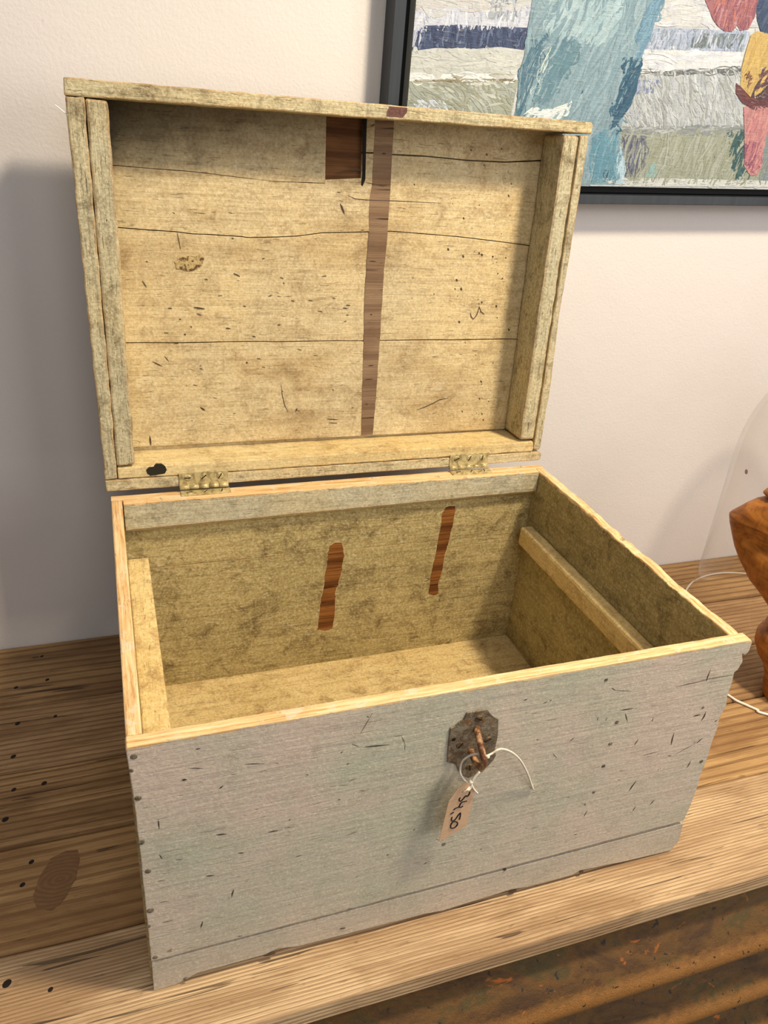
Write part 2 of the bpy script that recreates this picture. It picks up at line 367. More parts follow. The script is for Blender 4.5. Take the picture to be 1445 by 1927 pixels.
# ------------------------------------------------------------------ the painted chest
chest = thing('wooden_chest', 'old grey-green painted pine chest standing open on the plank bench', 'chest', (0, 0, 0.0012))
WOOD = (214, 168, 106)
m_front = painted('grey_paint_outside', (204, 186, 168), (184, 182, 160), (126, 106, 88), 'x', WOOD, rim=H - 0.0022, seed=1, dirty=0.22, wear=0.35, speck=0.7, bump=0.45)
m_strip = painted('grey_paint_low_strip', (198, 184, 166), (184, 176, 158), (126, 106, 88), 'x', WOOD, seed=12, dirty=0.25, wear=0.12, speck=0.7, bump=0.45)
m_side = painted('grey_paint_sides', (180, 164, 112), (164, 150, 104), (110, 86, 48), 'y', WOOD, rim=H - 0.0035, seed=2, dirty=0.8, wear=0.5)
m_back = painted('olive_paint_inside', (190, 172, 118), (174, 158, 106), (116, 90, 48), 'x', WOOD, rim=H - 0.002, seed=3, dirty=0.9, wear=0.3)
m_floor = painted('cream_paint_floor', (226, 202, 144), (212, 186, 126), (146, 112, 64), 'x', WOOD, seed=4, dirty=0.8, wear=0.2)
m_batt = painted('grey_paint_batten', (190, 184, 158), (198, 186, 150), (112, 96, 70), 'x', WOOD, rim=H - 0.0016, seed=5, dirty=0.6, wear=0.8)
m_run = painted('cream_paint_runner', (230, 206, 146), (216, 188, 124), (150, 112, 62), 'y', WOOD, seed=6, dirty=0.7, wear=0.4)
m_nail = plain('painted_nail_head', (140, 128, 106), 0.5, vary=0.5, scale=300)
m_dark = plain('dark_dent', (74, 60, 46), 0.8)
m_crack = plain('black_crack', (26, 20, 15), 0.9)

def PX(lst, f): return [f(*p) for p in lst]
# front: one wide board and a narrow strip below, with the worn right end of the photograph
up = PX([(284.5, 1811), (262, 1590), (249, 1490), (236.5, 1413)], on_front)
up += [(on_front(236.5, 1413)[0] + 0.001, H)]
up += [(W + 0.0035, H), (W + 0.0065, H - 0.004), (W + 0.0065, H - 0.016), (W + 0.003, H - 0.020)]
up += PX([(1396, 1233), (1397, 1247), (1388, 1262), (1381, 1268), (1376, 1290), (1368, 1313), (1366, 1330), (1354, 1352), (1350, 1371), (1340, 1396), (1333, 1421), (1320, 1455), (1309, 1490), (1298, 1520), (1286, 1546)], on_front)
slab('front_board', ragged(up[::-1], 0.008, 0.0003, 1), pl_xz, 0.0, T, m_front, chest, 0.0008)
lo = PX([(285.5, 1815.5), (1286, 1551.8), (1281, 1572), (1277, 1586), (1262, 1603), (1180, 1626)], on_front)
dn = [(290, 1870), (330, 1860), (345, 1849), (372, 1838), (500, 1803), (522, 1792), (560, 1788), (700, 1752), (800, 1726), (830, 1721), (962, 1680), (990, 1676), (1075, 1653), (1092, 1644)]
lo2 = PX(dn[::-1], on_front)
xe = out_l = on_front(290, 1870)[0]
out = [(x, max(z, 0.0003) + (0.0035 if 0.045 < x < 0.56 and z < 0.03 else 0.0)) for x, z in lo + lo2]
slab('front_board', ragged(out[::-1], 0.010, 0.0002, 2), pl_xz, 0.0008, T, m_strip, chest, 0.0005)
slab('seam_backing', rect(0.016, W - 0.014, 0.036, 0.062), pl_xz, 0.0045, T - 0.0006, m_crack, chest, 0)  # black strip added behind the seam so the gap stays dark
# left, right, back, floor
xL = 0.002
slab('side_board', ragged([(T + 0.0003, 0.0), (D - T, 0.0), (D - T, H), (T + 0.0003, H)], 0.012, 0.0006, 3), pl_yz, xL, xL + T, m_side, chest, 0.0016)
slab('side_board', ragged([(T + 0.0003, 0.0), (D - T, 0.0), (D - T, H), (0.30, H + 0.0003), (0.2, H - 0.0022), (0.17, H - 0.0005), (0.10, H - 0.002), (T + 0.0003, H - 0.001)], 0.007, 0.0013, 4), pl_yz, W - T, W, m_side, chest, 0.0016)
ysea = 0.215
sw = lambda x: ysea + 0.0008 * math.sin(x * 31)
bu = [(0.002, 0.2195), (0.3, 0.2165), (0.620, 0.213), (0.620, H), (0.002, H)]
bl = [(0.002, 0.0), (0.620, 0.0), (0.620, 0.2125), (0.3, 0.2160), (0.002, 0.2190)]
slab('back_board', ragged(bu, 0.02, 0.0002, 5), pl_xz, D - T, D, m_back, chest, 0.0005)
slab('back_board', ragged(bl, 0.02, 0.0002, 6), pl_xz, D - T, D, m_back, chest, 0.0005)
slab('floor_board', rect(xL + T, W - T, T + 0.0002, D - T), pl_xy, 0.007, 0.0152, m_floor, chest, 0.0)
# batten inside the back edge, chamfered along its lower arris
bm = bmesh.new(); x0, x1 = xL + T + 0.0015, W - T - 0.001; yb = D - T; bt = 0.0115
def bprof(x, s):
    b = H - 0.043 + 0.006 * s; return [(x, yb, H), (x, yb - bt, H - 0.0005), (x, yb - bt, b + 0.006), (x, yb - bt + 0.006, b), (x, yb, b)]
nseg = 50; rg = []
for k in range(nseg + 1):
    s = k / nseg; x = x0 + (x1 - x0) * s; pr = bprof(x, s)
    jit = 0.0007 * noise.noise(Vector((x * 60, 3, 1))); jz = 0.0008 * noise.noise(Vector((x * 45, 9, 1)))
    pr[1] = (pr[1][0], pr[1][1] + jit, pr[1][2] - abs(jit)); pr[2] = (pr[2][0], pr[2][1], pr[2][2] + jz)
    rg.append([bm.verts.new(p) for p in pr])
for k in range(nseg):
    for j in range(5): bm.faces.new((rg[k][j], rg[k][(j + 1) % 5], rg[k + 1][(j + 1) % 5], rg[k + 1][j]))
bm.faces.new(rg[0][::-1]); bm.faces.new(rg[-1])
bmesh.ops.bevel(bm, geom=[e for e in bm.edges if len(e.link_faces) == 2 and e.calc_face_angle(0) > 0.6], offset=0.0009, segments=2, affect='EDGES', clamp_overlap=True)
obj('batten', bm, m_batt, chest)
# tray runners on both side boards
def runner(x0, x1, y0, y1, z0, z1, ch, s):
    o = slab('runner', ragged(rect(y0, y1, z0, z1), 0.012, 0.0008, s), pl_yz, x0, x1, m_run, chest, ch); return o
runner(xL + T, 0.0405, T + 0.0005, 0.397, 0.232, 0.259, 0.0015, 7)
runner(W - T - 0.021, W - T, T + 0.0005, 0.418, 0.205, 0.236, 0.004, 8)
# bare strips where old fittings were pried off the back board
m_bare = timber('bare_brown_wood', (150, 98, 50), (88, 50, 22), 'x', 3, 9, 0.7, 0.1, 0.8, 1.2)
yp = D - T
fb = lambda u, v: on_front(u, v, yp)
s1 = PX([(620, 1028), (630, 1022), (643, 1022), (646, 1034), (648, 1046), (645, 1058), (644, 1072), (638, 1092), (637, 1102), (632, 1112), (632, 1124), (630, 1142), (629, 1160), (625, 1184), (610, 1188), (596, 1187), (600, 1165), (604, 1135), (608, 1110), (612, 1078), (617, 1052), (617, 1040)], fb)
s2 = PX([(838, 956), (846, 953), (856, 953), (857, 962), (853, 978), (851, 992), (846, 1012), (841, 1030), (836, 1050), (832, 1072), (828, 1088), (824, 1102), (824, 1118), (816, 1122), (806, 1118), (809, 1092), (814, 1068), (818, 1046), (823, 1022), (828, 998), (831, 978), (832, 966)], fb)
m_lip = plain('lifted_paint_edge', (222, 210, 168), 0.6)
for s in (s1, s2):
    out = ragged(s, 0.0035, 0.0010, s[0][0] * 50)
    c = Vector((sum(p[0] for p in out) / len(out), sum(p[1] for p in out) / len(out)))
    big = [tuple(Vector(p) + (Vector(p) - c).normalized() * (0.0007 + 0.0006 * noise.noise(Vector((p[0] * 300, p[1] * 300, 2))))) for p in out]
    slab('lifted_paint', big, pl_xz, yp - 0.0002, yp + 0.002, m_lip, chest, 0)['label'] = 'pale lifted paint edge around the bare strip'
    o = slab('bare_strip', out, pl_xz, yp - 0.0004, yp + 0.002, m_bare, chest, 0); o['label'] = 'bare brown wood strip where paint is missing'
# nail heads down the left edge, along the bottom and at the right end
for (u, v, r) in [(252, 1426, 7), (247, 1452, 5), (260, 1504, 7), (266, 1587, 7), (279, 1641, 7), (283, 1715, 8), (280, 1745, 5), (292, 1803, 6), (350, 1844, 6), (1140, 1281, 5), (1148, 1401, 6), (1135, 1443, 6), (1117, 1492, 5), (1319, 1434, 6), (1160, 1361, 6), (835, 1590, 6), (1322, 1333, 4)]:
    x, z = on_front(u, v); bm = bmesh.new(); disc(bm, (x, 0.0003, z), (0, -1, 0), r * 0.00042, 0.0006, 12, 0.0004); obj('nail', bm, m_nail, chest)
# knocks and scratches on the front
marks = [(1168, 1338, 1192, 1334, 5), (1176, 1344, 1180, 1360, 4), (1071, 1397, 1081, 1389, 3), (1193, 1404, 1201, 1392, 4), (1262, 1404, 1268, 1380, 6), (1183, 1490, 1197, 1470, 7), (1222, 1516, 1232, 1506, 5), (1190, 1528, 1196, 1518, 4), (1098, 1538, 1105, 1526, 4), (1292, 1446, 1300, 1432, 5), (1319, 1358, 1328, 1340, 7), (1304, 1349, 1318, 1346, 6), (1271, 1294, 1330, 1281, 3), (1328, 1284, 1336, 1262, 5), (1210, 1423, 1240, 1415, 2), (1256, 1424, 1263, 1423, 3), (1123, 1358, 1125, 1351, 3), (1139, 1359, 1142, 1351, 2), (1226, 1360, 1229, 1352, 3), (1034, 1321, 1038, 1319, 4), (1009, 1394, 1013, 1393, 4), (1163, 1470, 1165, 1468, 4), (1237, 1451, 1239, 1449, 3), (1321, 1332, 1323, 1331, 4), (1150, 1296, 1158, 1301, 3), (1158, 1301, 1188, 1302, 2), (1318, 1282, 1378, 1272, 2), (1310, 1400, 1322, 1390, 5), (1344, 1360, 1350, 1356, 5), (1268, 1422, 1312, 1398, 2),
         (460, 1440, 497, 1438.5, 3), (684, 1408, 733, 1403, 5), (662, 1402, 676, 1407, 2), (358, 1448, 383, 1448, 3), (342, 1470, 352, 1469, 8), (407, 1573, 427, 1571, 6), (505, 1568, 523, 1565, 5), (449, 1607, 459, 1606, 4), (556, 1614, 568, 1611, 3), (388, 1650, 404, 1649, 5), (652, 1440, 657, 1438, 4), (636, 1507, 641, 1506, 4), (641, 1419, 645, 1416, 4), (298, 1545, 300, 1562, 4), (368, 1412, 378, 1410, 4), (413, 1486, 420, 1481, 5), (496, 1801, 518, 1796, 8), (447, 1764, 456, 1762, 3), (1090, 1644, 1098, 1642, 6), (958, 1683, 972, 1677, 8), (798, 1627, 804, 1624, 4), (777, 1564, 781, 1562, 4), (727, 1611, 731, 1609, 5), (655, 1712, 662, 1711, 4), (543, 1545, 547, 1544, 4), (576, 1459, 580, 1461, 2), (756, 1388, 762, 1402, 2), (762, 1402, 761, 1414, 2), (690, 1350, 694, 1352, 3), (678, 1382, 700, 1345, 2), (330, 1620, 345, 1618, 2), (440, 1675, 436, 1690, 5), (382, 1735, 378, 1748, 5), (948, 1640, 953, 1638, 3), (1080, 1572, 1086, 1571, 3), (903, 1600, 907, 1598, 3), (1000, 1560, 1012, 1557, 2), (640, 1750, 650, 1748, 3), (985, 1320, 992, 1317, 4), (1022, 1325, 1030, 1322, 3), (1040, 1420, 1048, 1428, 2), (300, 1700, 318, 1697, 2), (305, 1738, 325, 1733, 2), (296, 1660, 312, 1657, 2), (300, 1610, 306, 1618, 3)]
bm = bmesh.new()
for (a, b, c, d, wd) in marks:
    p = Vector(on_front(a, b)); q = Vector(on_front(c, d)); w0 = wd * 0.00030
    mid = (p + q) / 2 + Vector((random.uniform(-1, 1), random.uniform(-1, 1))) * w0 * 0.3
    ribbon(bm, [p, p.lerp(mid, 0.5), mid, mid.lerp(q, 0.5), q], [w0 * 0.15, w0 * 0.8, w0, w0 * 0.6, w0 * 0.1], pl_xz, -0.00015, 0.002)
o = obj('dents', bm, m_dark, chest); o['kind'] = 'stuff'; o['label'] = 'dark knocks and scratches in the grey front'

# hasp plate, staple and screws
m_plate = NT('worn_tin_plate', 0.45, 0.5)
_a = m_plate.noise(m_plate.map((120, 120, 120)), 1, 5, 0.7, 0.5); _b = m_plate.noise(m_plate.map((220, 220, 220), (3, 1, 1)), 1, 4, 0.7, 1.0)
_c = m_plate.mix(m_plate.ramp(_a, [(0.40, 0.0), (0.6, 1.0)]), lin((150, 140, 118)), lin((104, 92, 76)))
_c = m_plate.mix(m_plate.ramp(_b, [(0.54, 0.0), (0.66, 1.0)]), _c, lin((150, 100, 56)))
m_plate.base(_c); m_plate.b.inputs['Metallic'].default_value = 0.45; m_plate.bump(m_plate.math('ADD', _a, _b), 0.0015, 0.8); m_plate = m_plate.m
m_rust = NT('rusty_iron_rod', 0.55, 0.4)
_a = m_rust.noise(m_rust.map((140, 140, 90)), 1, 5, 0.65, 0.4)
m_rust.base(m_rust.ramp(_a, [(0.34, lin((62, 38, 26))), (0.5, lin((120, 78, 46))), (0.6, lin((186, 146, 104)))])); m_rust.bump(_a, 0.001, 0.6); m_rust = m_rust.m
def cr(lst, f=on_front): return [f(780 + a / 4.817, 1300 + b / 4.817) for a, b in lst]
pl = cr([(470, 200), (560, 182), (655, 168), (682, 212), (712, 240), (755, 255), (748, 400), (725, 520), (732, 585), (700, 640), (610, 730), (540, 770), (480, 790), (420, 760), (392, 720), (372, 672), (340, 655), (292, 650), (300, 500), (318, 340), (360, 325), (395, 290), (440, 262)])
slab('hasp_plate', ragged(pl[::-1], 0.004, 0.0003, 3), pl_xz, -0.0016, 0.0, m_plate, chest, 0.0005)
st = [(hit(780 + a / 4.817, 1300 + b / 4.817, (0, y, 0), (0, 1, 0))) for a, b, y in [(562, 352, 0.001), (566, 372, -0.006), (585, 450, -0.015), (606, 540, -0.021), (624, 620, -0.025), (628, 670, -0.0265), (605, 700, -0.0255), (568, 680, -0.020), (538, 625, -0.013), (518, 575, -0.006), (508, 548, 0.001)]]
bm = bmesh.new(); tube(bm, smooth_path(st, 5), 0.0031, 12); obj('staple', bm, m_rust, chest, True)
m_screw = plain('brown_screw', (136, 112, 80), 0.4, 0.5, 0.5, 0.4, 300)
def screw(c, n, r, parent, mat, ang=0.6, slot=True, name='screw'):
    bm = bmesh.new(); disc(bm, c, n, r, 0.0007, 14, 0.0005); o = obj(name, bm, [mat, m_crack], parent)
    n = Vector(n).normalized(); a = n.cross(Vector((0, 0.3, 1))).normalized(); b = n.cross(a)
    if slot:
        dd = (a * math.cos(ang) + b * math.sin(ang)); pp = n.cross(dd); bm = bmesh.new(); bm.from_mesh(o.data)
        vs = []
        for h in (0.0004, 0.00135):
            for sgn, s2 in ((-1, -1), (1, -1), (1, 1), (-1, 1)): vs.append(bm.verts.new(Vector(c) + n * h + dd * r * 0.9 * sgn + pp * r * 0.14 * s2))
        for f in ((0, 1, 2, 3), (4, 5, 6, 7), (0, 1, 5, 4), (1, 2, 6, 5), (2, 3, 7, 6), (3, 0, 4, 7)):
            ff = bm.faces.new([vs[i] for i in f]); ff.material_index = 1
        bm.to_mesh(o.data); bm.free()
    return o
for (a, b, s) in [(405, 490, 1), (655, 440, 1), (575, 250, 1), (490, 690, 1)]:
    x, z = cr([(a, b)])[0]; screw((x, -0.0014, z), (0, -1, 0), 0.0040, chest, m_screw, a * 0.01)
x, z = cr([(347, 440)])[0]; bm = bmesh.new(); disc(bm, (x, -0.0015, z), (0, -1, 0), 0.0022, 0.0002, 12); obj('screw_hole', bm, m_crack, chest)

# ---- lid, hinged open and leaning slightly back
lid = part_empty('lid', chest); lid.location = LO; lid.rotation_euler = (-ALPHA, 0, 0)
def rimwood(m):
    return []
LD = 0.0675           # depth of the lid frame
DP = 0.0523          # depth at which the inside of the planks lies
m_lf = painted('cream_paint_lid_rim', (206, 190, 146), (194, 184, 148), (120, 100, 66), 'x', (200, 156, 100), seed=8, dirty=0.8, wear=0.75, bump=0.8)
m_lv = painted('cream_paint_lid_side', (204, 190, 148), (192, 184, 152), (120, 102, 68), 'z', (186, 142, 88), seed=9, dirty=0.9, wear=0.9, bump=0.9)
def grime_shade(m):
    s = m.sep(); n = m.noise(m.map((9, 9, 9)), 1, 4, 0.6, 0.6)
    # old dirt plus the front rail's shadow painted in, thickest at top left
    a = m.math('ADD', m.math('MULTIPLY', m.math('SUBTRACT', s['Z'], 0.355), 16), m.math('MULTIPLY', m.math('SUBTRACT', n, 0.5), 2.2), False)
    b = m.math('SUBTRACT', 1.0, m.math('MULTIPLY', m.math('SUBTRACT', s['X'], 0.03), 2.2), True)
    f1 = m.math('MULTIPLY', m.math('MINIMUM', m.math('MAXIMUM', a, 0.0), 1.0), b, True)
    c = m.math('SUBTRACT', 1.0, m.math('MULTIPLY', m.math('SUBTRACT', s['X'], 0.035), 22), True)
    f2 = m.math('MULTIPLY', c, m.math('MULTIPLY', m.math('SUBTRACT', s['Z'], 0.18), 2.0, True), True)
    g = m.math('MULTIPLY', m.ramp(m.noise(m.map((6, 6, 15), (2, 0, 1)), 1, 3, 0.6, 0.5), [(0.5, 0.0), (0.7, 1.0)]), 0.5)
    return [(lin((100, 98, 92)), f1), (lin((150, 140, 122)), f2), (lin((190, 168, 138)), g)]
m_lp = painted('cream_paint_lid_inside', (218, 196, 146), (206, 188, 146), (150, 120, 80), 'x', WOOD, seed=10, dirty=0.65, wear=0.12, grime_shade=grime_shade)
m_lb = painted('cream_paint_lid_batten', (222, 202, 150), (214, 190, 132), (146, 112, 62), 'x', WOOD, seed=11, dirty=0.6, wear=0.4)
L = 0.459; XL, XR = -0.002, 0.6200
# frame boards
slab('front_rail', ragged([(-0.0055, L - 0.0165), (0.6195, L - 0.0135), (0.6200, L - 0.003), (0.6170, L), (-0.0045, L)], 0.012, 0.0004, 11), pl_xz, 0.0, LD, m_lf, lid, 0.0014)
slab('back_rail', ragged([(-0.0025, -0.001), (0.617, -0.0005), (0.6205, 0.003), (0.6205, 0.0105), (0.617, 0.0135), (-0.0035, 0.0142)], 0.012, 0.0003, 12), pl_xz, 0.0, LD, m_lf, lid, 0.0014)
# outer side boards and the battens lying against them
ls = [on_lid(*p) for p in [(120.5, 175.5), (150, 178), (216, 858), (219, 903), (206, 904)]]
slab('side_board', ragged([(-0.0046, L - 0.0172), (0.0138, L - 0.0165), (0.0118, 0.016), (-0.0030, 0.0148)][::-1], 0.008, 0.0006, 13), pl_xz, 0.0, LD - 0.002, m_lv, lid, 0.0016)
slab('side_board', ragged([(0.6040, L - 0.0160), (0.6165, L - 0.0155), (0.6160, 0.30), (0.6140, 0.22), (0.6180, 0.12), (0.6170, 0.018), (0.6135, 0.0165), (0.6058, 0.018)][::-1], 0.008, 0.0006, 14), pl_xz, 0.0, LD - 0.002, m_lv, lid, 0.0016)
slab('batten', ragged([(0.0143, L - 0.0175), (0.0360, L - 0.0185), (0.0365, 0.3), (0.0345, 0.034), (0.0124, 0.0322)][::-1], 0.010, 0.0006, 15), pl_xz, 0.0002, DP - 0.0005, m_lv, lid, 0.0026)
slab('batten', ragged([(0.5800, L - 0.0165), (0.6028, L - 0.0165), (0.6040, 0.034), (0.5800, 0.0345)][::-1], 0.010, 0.0007, 16), pl_xz, 0.0, DP - 0.0005, m_lv, lid, 0.0035)
slab('batten', ragged([(0.0128, 0.0150), (0.6045, 0.0146), (0.6060, 0.0200), (0.6035, 0.0305), (0.0128, 0.0303)], 0.010, 0.0004, 17), pl_xz, 0.0004, LD, m_lb, lid, 0.0018)
# cross planks of the lid top with uneven cracks between them
def crack(pts): return [on_lid(u, v, DP) for u, v in pts]
c1 = [(0.0135, 0.1752)] + [(0.0135 + (0.6045 - 0.0135) * t / 14, 0.1752 - 0.0030 * t / 14 + 0.00035 * math.sin(t * 2.1)) for t in range(1, 15)]
c2 = crack([(222, 430), (270, 434), (330, 438), (362, 442), (392, 443), (418, 445), (455, 447), (466, 449), (520, 448), (560, 446), (606, 440), (660, 439), (735, 437), (800, 442), (860, 447), (920, 454), (983, 462)])
c2 = [(0.0135, c2[0][1] + 0.0004)] + c2 + [(0.6045, c2[-1][1] - 0.004)]
c3 = crack([(222, 314), (290, 320), (360, 325), (450, 336), (520, 344), (612, 347)])
c3 = [(0.0135, c3[0][1])] + c3
c4 = crack([(700, 290), (740, 293), (800, 296), (880, 304), (950, 307), (1019, 304)])
c4 = c4 + [(0.6045, c4[-1][1])]
g = 0.0009
def off(c, d): return [(x, v + d) for x, v in c]
top = L - 0.0105; DO = LD - 0.0017
nx0 = on_lid(615, 225, DP)[0]; nx1 = on_lid(683, 225, DP)[0]; nv = on_lid(640, 345, DP)[1]; nvr = nv + 0.006
slab('outer_skin', rect(-0.001, 0.6165, 0.0005, L - 0.0006), pl_xz, DO, DO + 0.0015, m_lf, lid, 0)
# lowest plank
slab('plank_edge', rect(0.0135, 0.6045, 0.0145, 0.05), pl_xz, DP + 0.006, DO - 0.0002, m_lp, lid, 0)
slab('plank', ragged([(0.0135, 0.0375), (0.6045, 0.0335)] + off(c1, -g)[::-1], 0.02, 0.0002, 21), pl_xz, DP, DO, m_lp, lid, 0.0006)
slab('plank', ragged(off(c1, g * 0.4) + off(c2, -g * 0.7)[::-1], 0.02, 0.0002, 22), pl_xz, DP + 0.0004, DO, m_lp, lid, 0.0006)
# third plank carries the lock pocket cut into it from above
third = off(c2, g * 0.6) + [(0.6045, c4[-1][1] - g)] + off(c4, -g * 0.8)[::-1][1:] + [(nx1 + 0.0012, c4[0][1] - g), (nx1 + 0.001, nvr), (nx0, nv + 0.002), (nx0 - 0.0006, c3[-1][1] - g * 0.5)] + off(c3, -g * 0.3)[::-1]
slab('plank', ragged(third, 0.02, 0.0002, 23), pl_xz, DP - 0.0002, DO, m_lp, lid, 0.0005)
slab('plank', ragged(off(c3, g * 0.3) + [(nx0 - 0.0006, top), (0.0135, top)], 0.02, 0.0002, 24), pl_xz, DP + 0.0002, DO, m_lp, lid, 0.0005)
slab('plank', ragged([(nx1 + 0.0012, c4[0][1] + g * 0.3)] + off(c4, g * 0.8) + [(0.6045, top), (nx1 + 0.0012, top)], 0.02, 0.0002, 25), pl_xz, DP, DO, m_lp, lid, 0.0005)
m_pocket = timber('pocket_brown_wood', (132, 92, 58), (78, 50, 30), 'x', 4, 14, 0.7, 0.1, 0.9, 1.2)
o = slab('lock_pocket', rect(nx0 - 0.004, nx1 + 0.004, nv - 0.004, top), pl_xz, DP + 0.0045, DO + 0.0005, m_pocket, lid, 0); o['label'] = 'bare brown pocket cut for a missing lock'
# a thin sliver of dark gap right of the pocket and torn paint curl under it
cl = [on_lid(*p, DP) for p in [(683, 225), (690, 224), (687, 340), (682, 352), (679, 350), (681, 330)]]
slab('split', cl[::-1], pl_xz, DP - 0.0006, DP + 0.001, m_crack, lid, 0)['label'] = 'dark split beside the lock pocket'
# ghost of a removed vertical batten
gst = [on_lid(*p, DP) for p in [(706, 228), (741, 230), (737, 300), (733, 380), (729, 440), (722, 520), (717, 600), (712, 680), (706, 760), (701, 819), (679, 821), (681, 740), (684, 650), (686, 560), (691, 480), (694, 440), (695, 378), (700, 345), (702, 300)]]
m_ghost = timber('bare_batten_mark', (150, 124, 98), (104, 80, 60), 'x', 3, 6, 0.75, 0.1, 0.6, 0.8)
slab('bare_strip', ragged(gst[::-1], 0.006, 0.0004, 31), pl_xz, DP - 0.0004, DP + 0.0006, m_ghost, lid, 0)['label'] = 'brown unpainted strip where a batten was'
lipm = plain('brown_old_paint', (112, 74, 64), 0.55, vary=0.3, scale=400)
rmk = [on_lid(*p, 0) for p in [(733, 202), (766, 205), (766, 213), (758, 223), (727, 221), (728, 212)]]
slab('brown_patch', ragged([(x, min(v, L - 0.0008)) for x, v in rmk][::-1], 0.003, 0.0003, 5), pl_xz, -0.0004, 0.001, lipm, lid, 0)['label'] = 'dark red-brown patch on the front rail'
# marks on the lid inside
def lid_marks(name, rows, mat, n, label):
    bm = bmesh.new()
    for pts, wd in rows:
        P = [on_lid(u, v, n) for u, v in pts]; k = len(P)
        if k == 2: a, b = Vector(P[0]), Vector(P[1]); P = [a, a.lerp(b, 0.33), a.lerp(b, 0.66), b]; k = 4
        ws = [wd * 0.00042 * (0.25 if i in (0, k - 1) else 1.0) for i in range(k)]
        ribbon(bm, P, ws, pl_xz, n - 0.00045, n + 0.0006)
    o = obj(name, bm, mat, lid); o['label'] = label; return o
lid_marks('pen_mark', [([(885, 591), (887, 598), (891, 602), (897, 594), (902, 579), (905, 588), (912, 593)], 1.7)], plain('brown_pencil', (92, 62, 48), 0.8), DP - 0.0002, 'small brown tick mark')
lid_marks('slash', [([(784, 773), (800, 767), (815, 760), (828, 753), (843, 751)], 2.6)], m_dark, DP, 'long dark slash near the lower right')
rows = [([(529, 725), (531, 745), (536, 765), (542, 776)], 2.0), ([(282, 822), (284, 840)], 5), ([(615, 790), (635, 791)], 3), ([(618, 797), (634, 798)], 2), ([(694, 493), (708, 494)], 4), ([(688, 345), (720, 352), (728, 351)], 4), ([(655, 370), (668, 376), (690, 378), (716, 379), (745, 380), (830, 384)], 2.2), ([(696, 594), (700, 593)], 5), ([(692, 690), (703, 689)], 4), ([(685, 716), (702, 715)], 4), ([(687, 763), (692, 762)], 4), ([(632, 327), (668, 322), (682, 322)], 4), ([(718, 291), (726, 291)], 5), ([(377, 768), (386, 774)], 5), ([(556, 776), (559, 770)], 4), ([(365, 402), (388, 404)], 1.5), ([(365, 580), (385, 583)], 4), ([(640, 385), (648, 405)], 6), ([(268, 530), (276, 542)], 2), ([(440, 516), (452, 522)], 2.5), ([(425, 619), (434, 620)], 2.5), ([(287, 682), (305, 691)], 3), ([(310, 672), (318, 682)], 2), ([(347, 630), (350, 632)], 4), ([(463, 683), (466, 685)], 5), ([(334, 440), (340, 470)], 1)]
random.seed(11)
for k in range(70):
    u = random.uniform(840, 985) if k < 50 else random.uniform(760, 960); v = random.uniform(275, 800)
    xr = 1018 - (v - 250) * 0.125
    if u > xr: continue
    u = min(u, xr - 8); a = random.choice([1.5, 2, 2.5, 3.5, 4.5]); rows.append(([(u, v), (u + a * 0.5, v + a * 0.9)], a))
for k in range(50):
    u = random.uniform(270, 680); v = random.uniform(360, 830); a = random.uniform(1, 2.6); rows.append(([(u, v), (u + random.uniform(2, 9), v + random.uniform(-1, 3))], a))
lid_marks('dents', rows, m_dark, DP, 'dark specks and scratches in the cream paint')['kind'] = 'stuff'
# grey scuff in the third plank, oil stain on the lower left of the hinge batten
m_scuff = NT('grey_scuff', 0.7, 0.2); _n = m_scuff.noise(m_scuff.map((40, 40, 60)), 1, 4, 0.7)
m_scuff.base(m_scuff.ramp(_n, [(0.35, lin((150, 132, 98))), (0.65, lin((176, 156, 112)))])); m_scuff = m_scuff.m
knot = NT('old_knot', 0.7, 0.2); _n = knot.noise(knot.map((160, 160, 160)), 1, 5, 0.7, 1.0)
knot.base(knot.ramp(_n, [(0.42, lin((96, 72, 44))), (0.56, lin((196, 172, 120)))])); knot.bump(_n, 0.002, 0.8); knot = knot.m
kx = [on_lid(*p, DP) for p in [(328, 494), (340, 486), (352, 484), (366, 486), (378, 480), (384, 488), (380, 502), (372, 508), (360, 512), (345, 510), (332, 508)]]
slab('knot', ragged(kx[::-1], 0.003, 0.0006, 7), pl_xz, DP - 0.0003, DP + 0.001, knot, lid, 0)
stain = plain('black_oil_stain', (38, 38, 32), 0.35, spec=0.5)
bm = bmesh.new()
sp = [(275, 886), (280, 881), (289, 880), (294, 875), (304, 875), (311, 879), (314, 886), (310, 893), (303, 894), (292, 896), (283, 897), (277, 893)]
slab('oil_stain', [on_lid(*p, 0.0) for p in sp][::-1], pl_xz, 0.0001, 0.003, stain, lid, 0)['label'] = 'black oily stain blot beside the left hinge'

